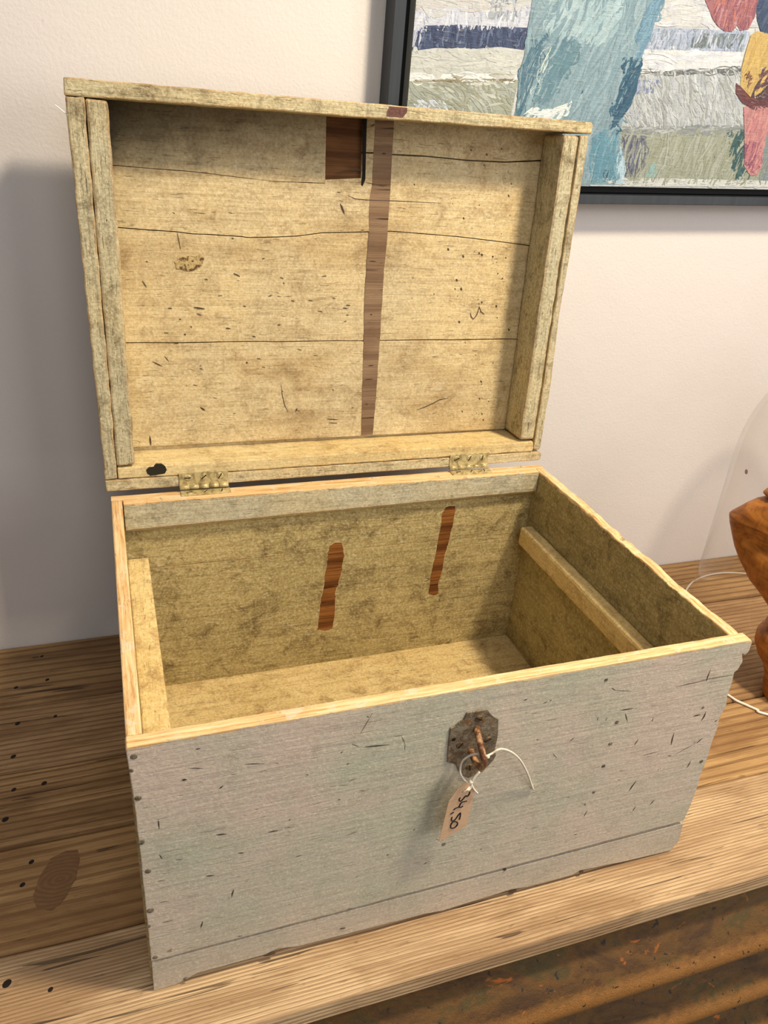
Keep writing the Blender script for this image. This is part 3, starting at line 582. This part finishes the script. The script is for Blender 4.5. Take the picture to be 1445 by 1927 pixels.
# hinges: two leaves, knuckles, screws
m_hinge = NT('paint_spattered_brass', 0.38, 0.5)
_a = m_hinge.noise(m_hinge.map((150, 150, 150)), 1, 4, 0.6, 0.6)
m_hinge.base(m_hinge.ramp(_a, [(0.38, lin((158, 142, 96))), (0.55, lin((208, 192, 142)))])); m_hinge.b.inputs['Metallic'].default_value = 0.35; m_hinge.bump(_a, 0.0008, 0.5); m_hinge = m_hinge.m
for hi_, (xa, xb) in enumerate(((0.0872, 0.1502), (0.4690, 0.5310))):
    up_leaf = slab('hinge', ragged(rect(xa, xb, -0.002, 0.0185), 0.006, 0.0002, 40 + hi_), pl_xz, -0.0016, 0.0, m_hinge, lid, 0.0004)
    low = slab('hinge_leaf', rect(xa + 0.0005, xb + 0.0015, D - 0.0155, D - 0.0015), pl_xy, H, H + 0.0016, m_hinge, chest, 0.0004)
    nk = 5; wk = (xb - xa) / nk
    for k in range(nk):
        bm = bmesh.new(); x0 = xa + wk * k + 0.0003; x1 = xa + wk * (k + 1) - 0.0003
        r = 0.0030 if k % 2 == 0 else 0.0027
        tube(bm, [(x0, -0.0028, -0.0014), (x1, -0.0028, -0.0014)], r, 14); o = obj('knuckle', bm, m_hinge, up_leaf, True)
    for k in range(3):
        x = xa + (xb - xa) * (0.17 + 0.33 * k)
        screw((x, -0.0015, 0.0115), (0, -1, 0), 0.0045, up_leaf, m_hinge, [0.0, 0.7, 1.0][k] + hi_ * 0.4)
        screw((x + 0.001, D - 0.0095, H + 0.0013), (0, 0, 1), 0.0042, low, m_hinge, [0.3, 0.9, 1.3][k])

# white fibre caught behind the lid's top left corner
tb = bmesh.new(); fp = [hit(u, v, (0, YH + 0.02, 0), (0, 1, 0)) for u, v in [(104, 200), (112, 206), (119, 212), (128, 219)]]
tube(tb, smooth_path(fp, 4), 0.00055, 6); obj('white_fibre', tb, plain('white_thread', (245, 243, 238), 0.7), chest)

# ------------------------------------------------------------------ price tag on its string
tag = thing('price_tag', 'kraft paper price tag reading 34,50 hanging on white string from the hasp staple', 'tag')
m_kraft = NT('kraft_paper', 0.75, 0.1); _n = m_kraft.noise(m_kraft.map((90, 90, 700)), 1, 4, 0.7); m_kraft.base(m_kraft.ramp(_n, [(0.3, lin((196, 158, 122))), (0.7, lin((216, 182, 148)))])); m_kraft = m_kraft.m
def tp(u, v, lift=0.0):       # tag sheet: a slightly twisted plane hanging in front of the chest
    P0 = Vector((0.31, -0.0145 - lift, 0.17)); n = Vector((-0.10, 1.0, 0.06))
    return hit(u, v, P0, n)
outl = [(825.6, 1584.6), (874.8, 1555.6), (879.2, 1550.3), (882.3, 1535.4), (887.9, 1513.6), (892.2, 1495), (893, 1482), (882.3, 1473.1), (873.6, 1473.7), (859.9, 1486.2), (844.9, 1507.4), (842.4, 1516.7)]
bm = bmesh.new()
f0 = [bm.verts.new(tp(*p)) for p in outl]; f1 = [bm.verts.new(tp(*p) + Vector((0, 0.0004, 0))) for p in outl]; n = len(outl)
bm.faces.new(f0); bm.faces.new(f1[::-1])
for i in range(n): bm.faces.new((f0[i], f0[(i + 1) % n], f1[(i + 1) % n], f1[i]))
obj('paper', bm, m_kraft, tag)
m_ink = plain('black_ink', (22, 18, 28), 0.5)
glyph = {  # pen strokes traced down the tag (16.056 crop units to a pixel, from pixel 820, 1470)
 'digit_three': [[(1032, 325), (1015, 380), (985, 430), (938, 468)], [(938, 468), (910, 440), (830, 530), (765, 598), (725, 602), (710, 550), (740, 500)]],
 'digit_four': [[(938, 600), (880, 618), (800, 632), (742, 690), (705, 780)], [(822, 752), (760, 788), (690, 790), (600, 820), (535, 870)]],
 'comma': [[(545, 940), (490, 970), (440, 1000)]],
 'digit_five': [[(715, 1155), (740, 1060), (747, 955)], [(747, 955), (690, 1010), (610, 1130), (540, 1192), (495, 1208), (475, 1150), (495, 1085)]],
 'digit_zero': [[(590, 1215), (650, 1250), (660, 1300), (610, 1370), (540, 1415), (470, 1420), (450, 1380), (462, 1310), (510, 1240), (590, 1215)]]}
for k, strokes in glyph.items():
    bm = bmesh.new()
    for stq in strokes:
        pts = [tp(820 + a / 16.056, 1470 + b / 16.056, 0.0004) for a, b in stq]
        tube(bm, smooth_path(pts, 4), 0.00062, 6)
    obj(k, bm, m_ink, tag)
m_str = plain('white_cotton_string', (238, 228, 208), 0.85, vary=0.12, scale=900)
def sp3(a, b, y): return hit(780 + a / 4.817, 1300 + b / 4.817, (0, y, 0), (0, 1, 0))
bm = bmesh.new()
tube(bm, smooth_path([sp3(510, 820, -0.0148), sp3(470, 828, -0.0139), (sp3(425, 770, -0.0115)), sp3(412, 715, -0.0098), sp3(430, 645, -0.0107), sp3(470, 605, -0.0123), sp3(520, 580, -0.0148), sp3(575, 568, -0.0180), sp3(612, 578, -0.0234), sp3(650, 590, -0.0221), sp3(700, 568, -0.0197), sp3(745, 538, -0.0197), sp3(790, 527, -0.0189), sp3(850, 542, -0.0180), sp3(905, 575, -0.0156), sp3(955, 625, -0.0131), sp3(995, 690, -0.0098), sp3(1030, 765, -0.0066), sp3(1052, 830, -0.0041), sp3(1075, 893, -0.0016)], 6), 0.00105, 8)
tube(bm, smooth_path([sp3(588, 735, -0.0164), sp3(560, 765, -0.0164), sp3(532, 800, -0.0164), sp3(515, 840, -0.0168), sp3(505, 880, -0.0176), sp3(480, 900, -0.0184)], 5), 0.0013, 8)
tube(bm, smooth_path([sp3(512, 820, -0.0164), sp3(525, 870, -0.0180), sp3(548, 905, -0.0184), sp3(572, 930, -0.0180)], 5), 0.0009, 8)
tube(bm, smooth_path([sp3(500, 870, -0.0176), sp3(470, 900, -0.0193), sp3(440, 920, -0.0184)], 4), 0.0007, 6)
for p, r in ((sp3(510, 825, -0.0160), 0.0024), (sp3(665, 598, -0.0221), 0.0019), (sp3(480, 895, -0.0184), 0.0013)):
    mtx = Matrix.Translation(p); bmesh.ops.create_icosphere(bm, subdivisions=2, radius=r, matrix=mtx)
obj('string', bm, m_str, tag, True)

# ------------------------------------------------------------------ framed painting on the wall
pic = thing('framed_painting', 'oil painting of blue trousers on pale steps in a black frame above the chest', 'painting')
FY = 0.569; CY = 0.577
m_fr = NT('charcoal_frame', 0.4, 0.4); _n = m_fr.noise(m_fr.map((90, 90, 6)), 1, 4, 0.6); m_fr.base(m_fr.ramp(_n, [(0.3, lin((34, 39, 44))), (0.7, lin((46, 52, 59)))])); m_fr = m_fr.m
m_blk = plain('black_box_frame', (8, 9, 12), 0.6)
tl = math.tan(0.0105)
fo = lambda u, v: on_front(u, v, FY)
BL = (0.3764, 0.6745); X1 = 1.45; Z1 = 1.55; slope = 0.0295; lean = -0.012
def fz(x, z): return (x + lean * (z - 0.68) * -1 * 0 + (0.0), z)
def P(x, z): # picture plane coordinates -> wall, hung slightly out of level
    return (BL[0] + x - lean * z * 0.6, BL[1] + z + slope * x)
FW, FH = 1.02, 0.86
def rail(name, a0, a1, b0, b1, y0, y1, mat):
    return slab(name, [P(a0, b0), P(a1, b0), P(a1, b1), P(a0, b1)], pl_xz, y0, y1, mat, pic, 0.0007)
rail('frame_rail', 0.0, FW, 0.0, 0.0125, FY, WALL_Y, m_fr)
rail('frame_rail', 0.0, FW, FH - 0.0155, FH, FY, WALL_Y, m_fr)
rail('frame_rail', 0.0, 0.0155, 0.0126, FH - 0.0156, FY, WALL_Y, m_fr)
rail('frame_rail', FW - 0.0155, FW, 0.0126, FH - 0.0156, FY, WALL_Y, m_fr)
rail('backing', 0.0157, FW - 0.0157, 0.0127, FH - 0.0157, WALL_Y - 0.005, WALL_Y - 0.0005, m_blk)
ca0, ca1, cb0, cb1 = 0.030, FW - 0.030, 0.0235, FH - 0.030
rail('canvas', ca0, ca1, cb0, cb1, CY, WALL_Y - 0.0052, plain('canvas_edge', (200, 198, 190), 0.7))
# painted surface: patches and palette-knife strokes, paint colours only
pv = []; pf = []; pc = []
def quadcol(poly, col, y):
    b = len(pv)
    for (x, z) in poly: pv.append((x, y, z))
    pf.append(tuple(range(b, b + len(poly)))); pc.append(col)
c00, c10, c11, c01 = P(ca0, cb0), P(ca1, cb0), P(ca1, cb1), P(ca0, cb1)
def inside(x, z):
    u = x - BL[0]; v = z - BL[1] - slope * u; u += lean * v * 0.6
    return ca0 < u < ca1 and cb0 < v < cb1
def clampP(x, z):
    u = x - BL[0]; v = z - BL[1] - slope * u; u += lean * v * 0.6
    return P(min(max(u, ca0), ca1), min(max(v, cb0), cb1))
lay = [CY - 0.00005]
quadcol([c00, c10, c11, c01], (206, 204, 198), CY - 0.0001)
def region(pxs, col, strokes=0, cols=None, ang=0.0, ln=0.02, wd=0.004, spread=0.5):
    strokes = int(strokes * 1.6)
    poly = [clampP(*on_front(u, v, CY)) for u, v in pxs]; lay[0] -= 0.00003
    if col: quadcol(poly, col, lay[0])
    xs_ = [p[0] for p in poly]; zs_ = [p[1] for p in poly]
    def inp(x, z):
        r = False; j = len(poly) - 1
        for i in range(len(poly)):
            if (poly[i][1] > z) != (poly[j][1] > z) and x < (poly[j][0] - poly[i][0]) * (z - poly[i][1]) / (poly[j][1] - poly[i][1]) + poly[i][0]: r = not r
            j = i
        return r
    done = 0; tries = 0
    while done < strokes and tries < strokes * 20:
        tries += 1; x = random.uniform(min(xs_), max(xs_)); z = random.uniform(min(zs_), max(zs_))
        if not inp(x, z): continue
        done += 1; a = math.radians(ang) + random.gauss(0, spread * 0.3); l = ln * random.uniform(0.6, 1.8); w_ = wd * random.uniform(0.25, 0.9)
        c = random.choice(cols); k = random.uniform(0.93, 1.06); c = tuple(min(255, q * k) for q in c)
        d = Vector((math.cos(a), math.sin(a))); nn = Vector((-d.y, d.x)); o_ = Vector((x, z)); bend = random.uniform(-0.15, 0.15) * l
        ok = True
        for t in (-1, -0.5, 0.5, 1):
            for _k in range(4):
                cc = o_ + d * l * 0.5 * t
                if inp(cc.x, cc.y): break
                l *= 0.6
            else: ok = False
        if not ok and random.random() > 0.04: continue
        up_ = []; dn_ = []
        for t in (-1, -0.5, 0, 0.5, 1):
            cc = o_ + d * l * 0.5 * t + nn * bend * (1 - t * t); ww = w_ * 0.5 * (1 - 0.6 * t * t) * random.uniform(0.7, 1.2)
            up_.append(cc + nn * ww); dn_.append(cc - nn * ww)
        st_ = [clampP(q.x, q.y) for q in up_ + dn_[::-1]]
        c = tuple(0.42 * q + 0.58 * w2 for q, w2 in zip(c, col)) if col else c
        quadcol(st_, c, lay[0] - random.uniform(0.0001, 0.0004))
random.seed(21)
WH = (226, 225, 224); LAV = (196, 198, 214); NAVY = (40, 52, 84); SLATE = (92, 104, 124); OLV = (148, 148, 132); GRY = (176, 178, 174); LT = (206, 206, 198); MED = (138, 146, 150)
big = (-0.0, )
# upper ground, whole canvas beyond the frame of the photograph as well
region([(770, -900), (2000, -900), (2000, 20), (770, 20)], (208, 204, 198), 160, [WH, LT, GRY, LAV], 5, 0.08, 0.012)
region([(770, -10), (1000, -10), (995, 18), (770, 20)], (205, 200, 194), 14, [LT, (214, 204, 190)], 4, 0.04, 0.008)
region([(770, 16), (1000, 10), (992, 56), (770, 60)], (206, 206, 212), 60, [WH, LAV, (178, 182, 198), (238, 238, 240)], 85, 0.018, 0.005)
region([(920, -10), (985, -10), (978, 42), (918, 36)], (168, 172, 174), 30, [SLATE, LAV, GRY], 88, 0.022, 0.004)
region([(772, 62), (800, 48), (870, 46), (940, 50), (992, 52), (986, 94), (940, 88), (880, 93), (820, 90), (772, 96)], (64, 76, 106), 130, [NAVY, NAVY, (34, 44, 72), SLATE, (150, 164, 190), (70, 86, 118)], 86, 0.016, 0.005)
region([(772, 52), (800, 50), (792, 86), (772, 88)], (192, 194, 210), 14, [LAV, WH, SLATE], 80, 0.014, 0.004)
region([(768, 98), (860, 90), (985, 96), (975, 146), (768, 136)], (202, 201, 190), 40, [(208, 206, 196), (196, 194, 182), (214, 210, 200)], 3, 0.03, 0.008, 0.8)
region([(765, 136), (980, 140), (972, 160), (765, 156)], (232, 230, 222), 26, [WH, (238, 236, 230), (190, 180, 150), (110, 96, 66)], 2, 0.022, 0.003, 0.3)
region([(762, 152), (975, 150), (960, 225), (755, 225)], (168, 170, 152), 120, [OLV, (132, 130, 104), (196, 198, 188), (222, 222, 214), (156, 164, 160), (150, 142, 110)], -35, 0.022, 0.005, 1.0)
region([(780, 188), (836, 188), (850, 225), (770, 225)], (214, 218, 224), 24, [(236, 238, 242), LAV], 70, 0.018, 0.006)
region([(780, 150), (970, 148), (970, 154), (780, 154)], (150, 138, 108), 14, [(96, 84, 52), (150, 140, 110)], 0, 0.02, 0.002, 0.2)
# right-hand steps
region([(1200, -10), (1460, -10), (1460, 52), (1215, 50)], (206, 203, 198), 40, [WH, LT, LAV], 5, 0.03, 0.008)
region([(1212, 52), (1400, 56), (1412, 62), (1398, 98), (1206, 94)], (172, 180, 196), 130, [LAV, (142, 152, 178), (122, 134, 140), (214, 218, 226), (112, 122, 118), (160, 174, 200), WH], 82, 0.017, 0.005, 0.8)
region([(1305, 62), (1400, 64), (1396, 92), (1300, 90)], (118, 126, 126), 40, [(96, 104, 98), (140, 150, 156), (176, 186, 196)], 84, 0.018, 0.005)
region([(1206, 92), (1398, 98), (1392, 132), (1196, 132)], (218, 217, 214), 44, [WH, (224, 222, 220), LAV, (206, 204, 196)], 3, 0.035, 0.007, 0.4)
region([(1196, 130), (1395, 126), (1400, 242), (1165, 246), (1180, 190)], (186, 188, 184), 260, [GRY, (146, 150, 146), (210, 212, 212), (228, 230, 230), (160, 164, 176), (128, 128, 116), (198, 200, 190), LAV], -58, 0.022, 0.005, 0.9)
region([(1200, 130), (1395, 128), (1395, 138), (1200, 140)], (110, 112, 108), 34, [(80, 88, 92), (140, 138, 120), (196, 196, 190)], 2, 0.022, 0.003, 0.3)
region([(1196, 150), (1240, 150), (1235, 176), (1190, 178)], (136, 144, 168), 22, [(120, 130, 160), (90, 100, 140), LAV], 70, 0.015, 0.004)
region([(1168, 240), (1405, 238), (1445, 240), (1445, 350), (1165, 350)], (156, 158, 138), 190, [(150, 152, 128), (176, 176, 158), (138, 138, 110), (192, 194, 182), (168, 168, 146)], 76, 0.034, 0.007, 0.5)
region([(1168, 238), (1400, 236), (1400, 254), (1168, 252)], (150, 152, 146), 70, [(118, 126, 124), WH, (176, 176, 170), (128, 134, 140)], 10, 0.018, 0.004, 0.6)
region([(1170, 252), (1216, 256), (1214, 300), (1200, 336), (1168, 342)], (104, 108, 122), 46, [(66, 70, 104), (52, 56, 92), (150, 142, 116), (196, 196, 190)], 100, 0.03, 0.004, 0.4)
region([(1218, 312), (1240, 306), (1236, 334), (1214, 334)], (150, 186, 182), 8, [(140, 178, 176)], 60, 0.012, 0.004)
region([(1366, 246), (1402, 242), (1402, 300), (1412, 338), (1382, 340), (1372, 300)], (62, 94, 92), 36, [(52, 84, 84), (78, 112, 108), (44, 72, 74)], 84, 0.03, 0.006)
region([(1436, 240), (2000, 240), (2000, 350), (1430, 350)], (130, 138, 136), 60, [OLV, MED, GRY], 80, 0.03, 0.008)
region([(1110, 332), (1445, 340), (1445, 352), (1110, 350)], (206, 206, 196), 40, [WH, (180, 182, 166), LT], 4, 0.014, 0.003, 0.4)
# blue trouser leg
TE = (138, 160, 166); TL = (174, 190, 192); TD = (78, 104, 122); TM = (110, 138, 148)
leg = [(1004, -20), (1256, -20), (1238, 24), (1218, 70), (1208, 110), (1202, 140), (1190, 176), (1176, 210), (1168, 240), (1168, 270), (1172, 300), (1174, 348), (1090, 348), (1060, 260), (960, 240), (975, 190), (982, 140), (990, 70)]
region(leg, TE, 300, [TE, TL, TM, (116, 150, 160), (146, 174, 180)], 72, 0.045, 0.007, 0.5)
region([(1036, -10), (1180, -10), (1170, 60), (1120, 90), (1060, 80), (1020, 60)], (166, 188, 190), 90, [TL, (184, 202, 202), (150, 178, 182)], 60, 0.04, 0.008, 0.5)
region([(998, 80), (1030, 60), (1010, 130), (992, 190), (974, 235), (966, 235), (980, 150)], (86, 122, 136), 34, [TD, TM, (52, 90, 110)], 74, 0.045, 0.005, 0.2)
region([(1040, 70), (1080, 64), (1096, 90), (1070, 130), (1040, 190), (1000, 205), (1015, 150)], (104, 136, 146), 70, [TM, (84, 118, 130), (92, 128, 138)], 66, 0.04, 0.006, 0.4)
region([(1024, 90), (1038, 84), (1012, 190), (1000, 208)], None, 12, [(220, 226, 210), (198, 212, 206)], 72, 0.05, 0.0022, 0.12)
region([(1170, 110), (1208, 104), (1204, 140), (1186, 184), (1166, 222), (1160, 260), (1150, 250), (1148, 210), (1172, 160)], (50, 92, 114), 60, [TD, (40, 78, 100), (56, 100, 122), (34, 66, 90)], 68, 0.035, 0.006, 0.25)
region([(1220, 10), (1250, -10), (1222, 60), (1206, 100), (1192, 120), (1200, 60)], (112, 148, 166), 34, [(98, 136, 158), (128, 164, 180)], 70, 0.04, 0.005, 0.2)
region([(1120, 250), (1160, 240), (1166, 300), (1160, 340), (1110, 345)], (106, 150, 164), 60, [(90, 136, 152), (126, 166, 176), (84, 126, 146)], 80, 0.035, 0.006, 0.3)
region([(1162, 262), (1174, 300), (1174, 346), (1158, 346)], (176, 200, 208), 14, [(196, 214, 220), (160, 188, 200)], 88, 0.02, 0.004, 0.2)
region([(984, 214), (1000, 202), (1030, 206), (1052, 200), (1076, 190), (1070, 212), (1050, 226), (1010, 232), (980, 230)], (226, 228, 220), 40, [(240, 240, 234), (208, 212, 204), (230, 234, 232)], 20, 0.018, 0.004, 0.7)
region([(1134, 318), (1146, 318), (1146, 336), (1134, 336)], None, 8, [(70, 84, 80)], 88, 0.012, 0.002, 0.2)
# patterned red hanging shape, sleeve, hand at the right
region([(1322, -10), (1428, -10), (1420, 30), (1408, 54), (1392, 58), (1386, 48), (1376, 60), (1362, 58), (1350, 50), (1340, 36), (1334, 20)], (160, 102, 104), 60, [(146, 78, 90), (190, 116, 110), (206, 160, 164), (118, 62, 82), (214, 128, 92)], 84, 0.018, 0.006, 0.5)
region([(1420, 0), (1470, -10), (1470, 70), (1432, 62), (1424, 40)], (64, 80, 104), 26, [(44, 58, 92), (92, 106, 118)], 70, 0.025, 0.006)
region([(1412, 66), (1424, 58), (1470, 70), (1470, 160), (1428, 186), (1412, 184), (1392, 162), (1394, 130), (1402, 98)], (198, 166, 100), 44, [(222, 184, 96), (190, 150, 74), (206, 172, 100)], 74, 0.03, 0.006, 0.3)
region([(1398, 138), (1408, 132), (1416, 146), (1408, 160)], (110, 72, 64), 10, [(96, 60, 60), (140, 96, 60)], 60, 0.014, 0.003)
region([(1400, 118), (1414, 140), (1414, 172), (1404, 168)], None, 6, [(112, 74, 70)], 62, 0.022, 0.003, 0.2)
region([(1432, 130), (1470, 110), (1470, 198), (1424, 196), (1410, 186)], (76, 58, 66), 34, [(60, 48, 62), (120, 66, 60), (146, 84, 64)], 40, 0.02, 0.005)
region([(1384, 156), (1392, 162), (1412, 186), (1440, 190), (1470, 190), (1470, 204), (1420, 204), (1396, 194), (1383, 176)], (104, 58, 58), 20, [(84, 44, 50), (140, 80, 66)], 0, 0.02, 0.004, 0.4)
region([(1398, 200), (1470, 200), (1452, 230), (1440, 252), (1434, 290), (1432, 316), (1422, 330), (1410, 330), (1399, 312), (1400, 260)], (190, 134, 130), 60, [(206, 134, 128), (184, 104, 108), (216, 156, 140), (168, 96, 104)], 82, 0.026, 0.006, 0.3)
region([(1400, 270), (1430, 262), (1432, 300), (1424, 326), (1408, 324), (1399, 306)], (148, 84, 104), 24, [(132, 72, 92), (170, 104, 110)], 80, 0.02, 0.005, 0.4)
region([(1414, 298), (1428, 292), (1430, 312), (1422, 328), (1412, 320)], (202, 150, 142), 8, [(208, 160, 150)], 80, 0.01, 0.004, 0.2)
me = bpy.data.meshes.new('oil_paint'); me.from_pydata(pv, [], pf); at = me.color_attributes.new('paint', 'FLOAT_COLOR', 'CORNER')
k = 0
for poly, c in zip(me.polygons, pc):
    cc = lin(c); cc = (cc[0] * 0.78, cc[1] * 0.84, cc[2] * 0.92, 1.0)
    for _ in range(poly.loop_total): at.data[k].color = cc; k += 1
m = NT('oil_paint', 0.42, 0.35); vc = m.n.new('ShaderNodeVertexColor'); vc.layer_name = 'paint'
a = m.noise(m.map((90, 90, 90)), 1, 6, 0.7, 1.5); b = m.noise(m.map((60, 60, 420)), 1, 3, 0.6, 0.6)
c = m.mix(m.math('MULTIPLY', m.ramp(a, [(0.48, 0.0), (0.72, 1.0)]), 0.4), vc.outputs['Color'], m.mix(1.0, vc.outputs['Color'], lin((160, 158, 156)), 'MULTIPLY'))
c = m.mix(m.math('MULTIPLY', m.ramp(b, [(0.60, 0.0), (0.72, 1.0)]), 0.15), c, lin((236, 236, 232)))
m.base(c); m.bump(m.math('ADD', a, b), 0.001, 0.5)
me.materials.append(m.m); o = bpy.data.objects.new('oil_paint', me); COL.objects.link(o); o.parent = pic

# ------------------------------------------------------------------ glass cloche
clo = thing('glass_cloche', 'tall clear glass dome standing on the bench at the right edge', 'cloche', (1.14, 0.385, 0))
mg = bpy.data.materials.new('thin_clear_glass'); mg.use_nodes = True; nt = mg.node_tree; nt.nodes.remove(nt.nodes['Principled BSDF'])
mo = nt.nodes['Material Output']; tr = nt.nodes.new('ShaderNodeBsdfTransparent'); gl = nt.nodes.new('ShaderNodeBsdfGlossy'); mx = nt.nodes.new('ShaderNodeMixShader'); lw = nt.nodes.new('ShaderNodeLayerWeight')
tr.inputs[0].default_value = (0.965, 0.96, 0.955, 1); gl.inputs[0].default_value = (0.9, 0.9, 0.9, 1); gl.inputs['Roughness'].default_value = 0.06
pw = nt.nodes.new('ShaderNodeMath'); pw.operation = 'POWER'; pw.inputs[1].default_value = 3.5; ml = nt.nodes.new('ShaderNodeMath'); ml.operation = 'MULTIPLY_ADD'; ml.inputs[1].default_value = 0.5; ml.inputs[2].default_value = 0.05
lw.inputs['Blend'].default_value = 0.5; nt.links.new(lw.outputs['Facing'], pw.inputs[0]); nt.links.new(pw.outputs[0], ml.inputs[0]); nt.links.new(ml.outputs[0], mx.inputs[0]); nt.links.new(tr.outputs[0], mx.inputs[1]); nt.links.new(gl.outputs[0], mx.inputs[2]); nt.links.new(mx.outputs[0], mo.inputs[0])
R = 0.150; prof = [(R + 0.008, 0.0015), (R + 0.006, 0.008), (R + 0.002, 0.018), (R, 0.03), (R, 0.30)]
for k in range(1, 17):
    a = k / 16 * math.pi / 2; prof.append((R * math.cos(a) ** 0.9 if k < 16 else 0.0006, 0.30 + 0.20 * math.sin(a)))
bm = bmesh.new(); lathe(bm, prof, 72); obj('dome', bm, mg, clo, True)
bm = bmesh.new(); rr = R + 0.009
pts = [(rr * math.cos(t * math.pi / 36), rr * math.sin(t * math.pi / 36), 0.0018) for t in range(8, 41)]; tube(bm, pts, 0.0016, 8, False)  # glass rim, rear arc only; light caught in it painted as pale colour
mrim = NT('glass_rim_glint', 0.25, 0.6); mrim.base(lin((235, 228, 216))); mrim.b.inputs['Alpha'].default_value = 0.6
obj('rim', bm, mrim.m, clo, True)
bm = bmesh.new()
# small pinkish paint speck on the glass, on the side towards the viewer
best = None
for t in range(360):
    for zc_ in [0.1 + 0.01 * j for j in range(25)]:
        Pp = Vector((1.14 + R * math.cos(math.radians(t)), 0.385 + R * math.sin(math.radians(t)), zc_)); v = RM.transposed() @ (Pp - CAM_LOC)
        u_, v_ = 722.5 + F_PX * v.x / -v.z, 963.5 - F_PX * v.y / -v.z
        if (Pp - CAM_LOC).dot(Vector((math.cos(math.radians(t)), math.sin(math.radians(t)), 0))) > 0: continue
        e_ = (u_ - 1408) ** 2 + (v_ - 884) ** 2
        if best is None or e_ < best[0]: best = (e_, t, zc_)
t = math.radians(best[1]); disc(bm, (R * math.cos(t), R * math.sin(t), best[2]), (math.cos(t), math.sin(t), 0), 0.0042, 0.0006, 9)
obj('paint_speck', bm, plain('pink_speck', (170, 148, 148), 0.6), clo)

# ------------------------------------------------------------------ carved wooden figure
SC = (1.0, 0.20)
fig = thing('wooden_sculpture', 'polished brown carved wooden torso standing before the glass dome', 'sculpture', (SC[0], SC[1], 0))
vd = Vector((SC[0] - CAM_LOC.x, SC[1] - CAM_LOC.y)).normalized(); rt = Vector((vd.y, -vd.x))
m_scu = NT('oiled_teak', 0.42, 0.4)
_w = m_scu.noise(m_scu.map((16, 16, 34), (0, 0, 0), (0.3, 0.2, 0)), 1, 5, 0.6, 1.6); _f = m_scu.noise(m_scu.map((200, 200, 40)), 1, 4, 0.6)
_c = m_scu.ramp(_w, [(0.32, lin((112, 62, 22))), (0.5, lin((166, 102, 40))), (0.66, lin((190, 124, 56)))])
_c = m_scu.mix(m_scu.math('MULTIPLY', m_scu.ramp(_f, [(0.5, 0.0), (0.7, 1.0)]), 0.4), _c, lin((90, 50, 20))); m_scu.base(_c); m_scu.bump(_f, 0.0007, 0.4)
body = [(0.124, 0.030, 0.022), (0.132, 0.046, 0.028), (0.142, 0.068, 0.034), (0.163, 0.092, 0.036), (0.179, 0.113, 0.038), (0.204, 0.134, 0.040), (0.225, 0.148, 0.042), (0.243, 0.157, 0.044), (0.260, 0.165, 0.046), (0.272, 0.169, 0.045), (0.277, 0.166, 0.042), (0.296, 0.150, 0.038), (0.306, 0.140, 0.034), (0.314, 0.128, 0.028), (0.316, 0.10, 0.02)]
foot = [(0.0, 0.040, 0.040), (0.014, 0.044, 0.042), (0.035, 0.047, 0.044), (0.055, 0.055, 0.048), (0.068, 0.068, 0.050), (0.085, 0.077, 0.050), (0.099, 0.078, 0.048), (0.108, 0.074, 0.044), (0.113, 0.060, 0.036)]
knob = [(0.110, 0.040, 0.030), (0.114, 0.066, 0.034), (0.119, 0.071, 0.036), (0.123, 0.064, 0.034), (0.126, 0.030, 0.028)]
neck = [(0.308, 0.05, 0.02), (0.315, 0.125, 0.026), (0.321, 0.133, 0.028), (0.327, 0.130, 0.026), (0.334, 0.10, 0.022), (0.350, 0.04, 0.02)]
def loft(name, rows, wob=0.0):
    bm = bmesh.new(); rings = []; seg = 40
    fine = []
    for i in range(len(rows) - 1):
        for k in range(3): t = k / 3; fine.append(tuple(a + (b - a) * t for a, b in zip(rows[i], rows[i + 1])))
    fine.append(rows[-1])
    for (z, a, b) in fine:
        ring = []
        for k in range(seg):
            t = 2 * math.pi * k / seg; ct, st_ = math.cos(t), math.sin(t)
            w_ = 1 + wob * noise.noise(Vector((ct * 1.5, st_ * 1.5, z * 18)))
            p = rt * (a * math.copysign(abs(ct) ** 0.85, ct)) + vd * (b * math.copysign(abs(st_) ** 0.8, st_) * w_)
            ring.append(bm.verts.new((p.x, p.y, z)))
        rings.append(ring)
    for i in range(len(rings) - 1):
        for k in range(seg): bm.faces.new((rings[i][k], rings[i][(k + 1) % seg], rings[i + 1][(k + 1) % seg], rings[i + 1][k]))
    bm.faces.new(rings[0][::-1]); bm.faces.new(rings[-1])
    return obj(name, bm, m_scu.m, fig, True)
loft('torso', body, 0.35); loft('base', foot, 0.1); loft('waist_ring', knob); loft('neck', neck)

# ------------------------------------------------------------------ white cable on the bench
bm = bmesh.new(); cp = []
for (u, v) in [(1300, 1268), (1330, 1286), (1368, 1307), (1385, 1318), (1405, 1327), (1425, 1336), (1446, 1345)]:
    x, y = on_table(u, v, 0.002); cp.append((x, y, 0.0021))
cp = [(W + 0.02, 0.33, 0.0021)] + [(max(x, W + 0.03), y, z) for x, y, z in cp] + [(1.05, 0.09, 0.0021), (1.3, 0.03, 0.0021), (1.8, 0.06, 0.0021)]
tube(bm, smooth_path(cp, 8), 0.0020, 8); o = obj('power_cable', bm, plain('white_pvc', (238, 232, 222), 0.35, spec=0.5), None, True)
o['label'] = 'thin white cable lying across the planks at the right of the chest'; o['category'] = 'cable'
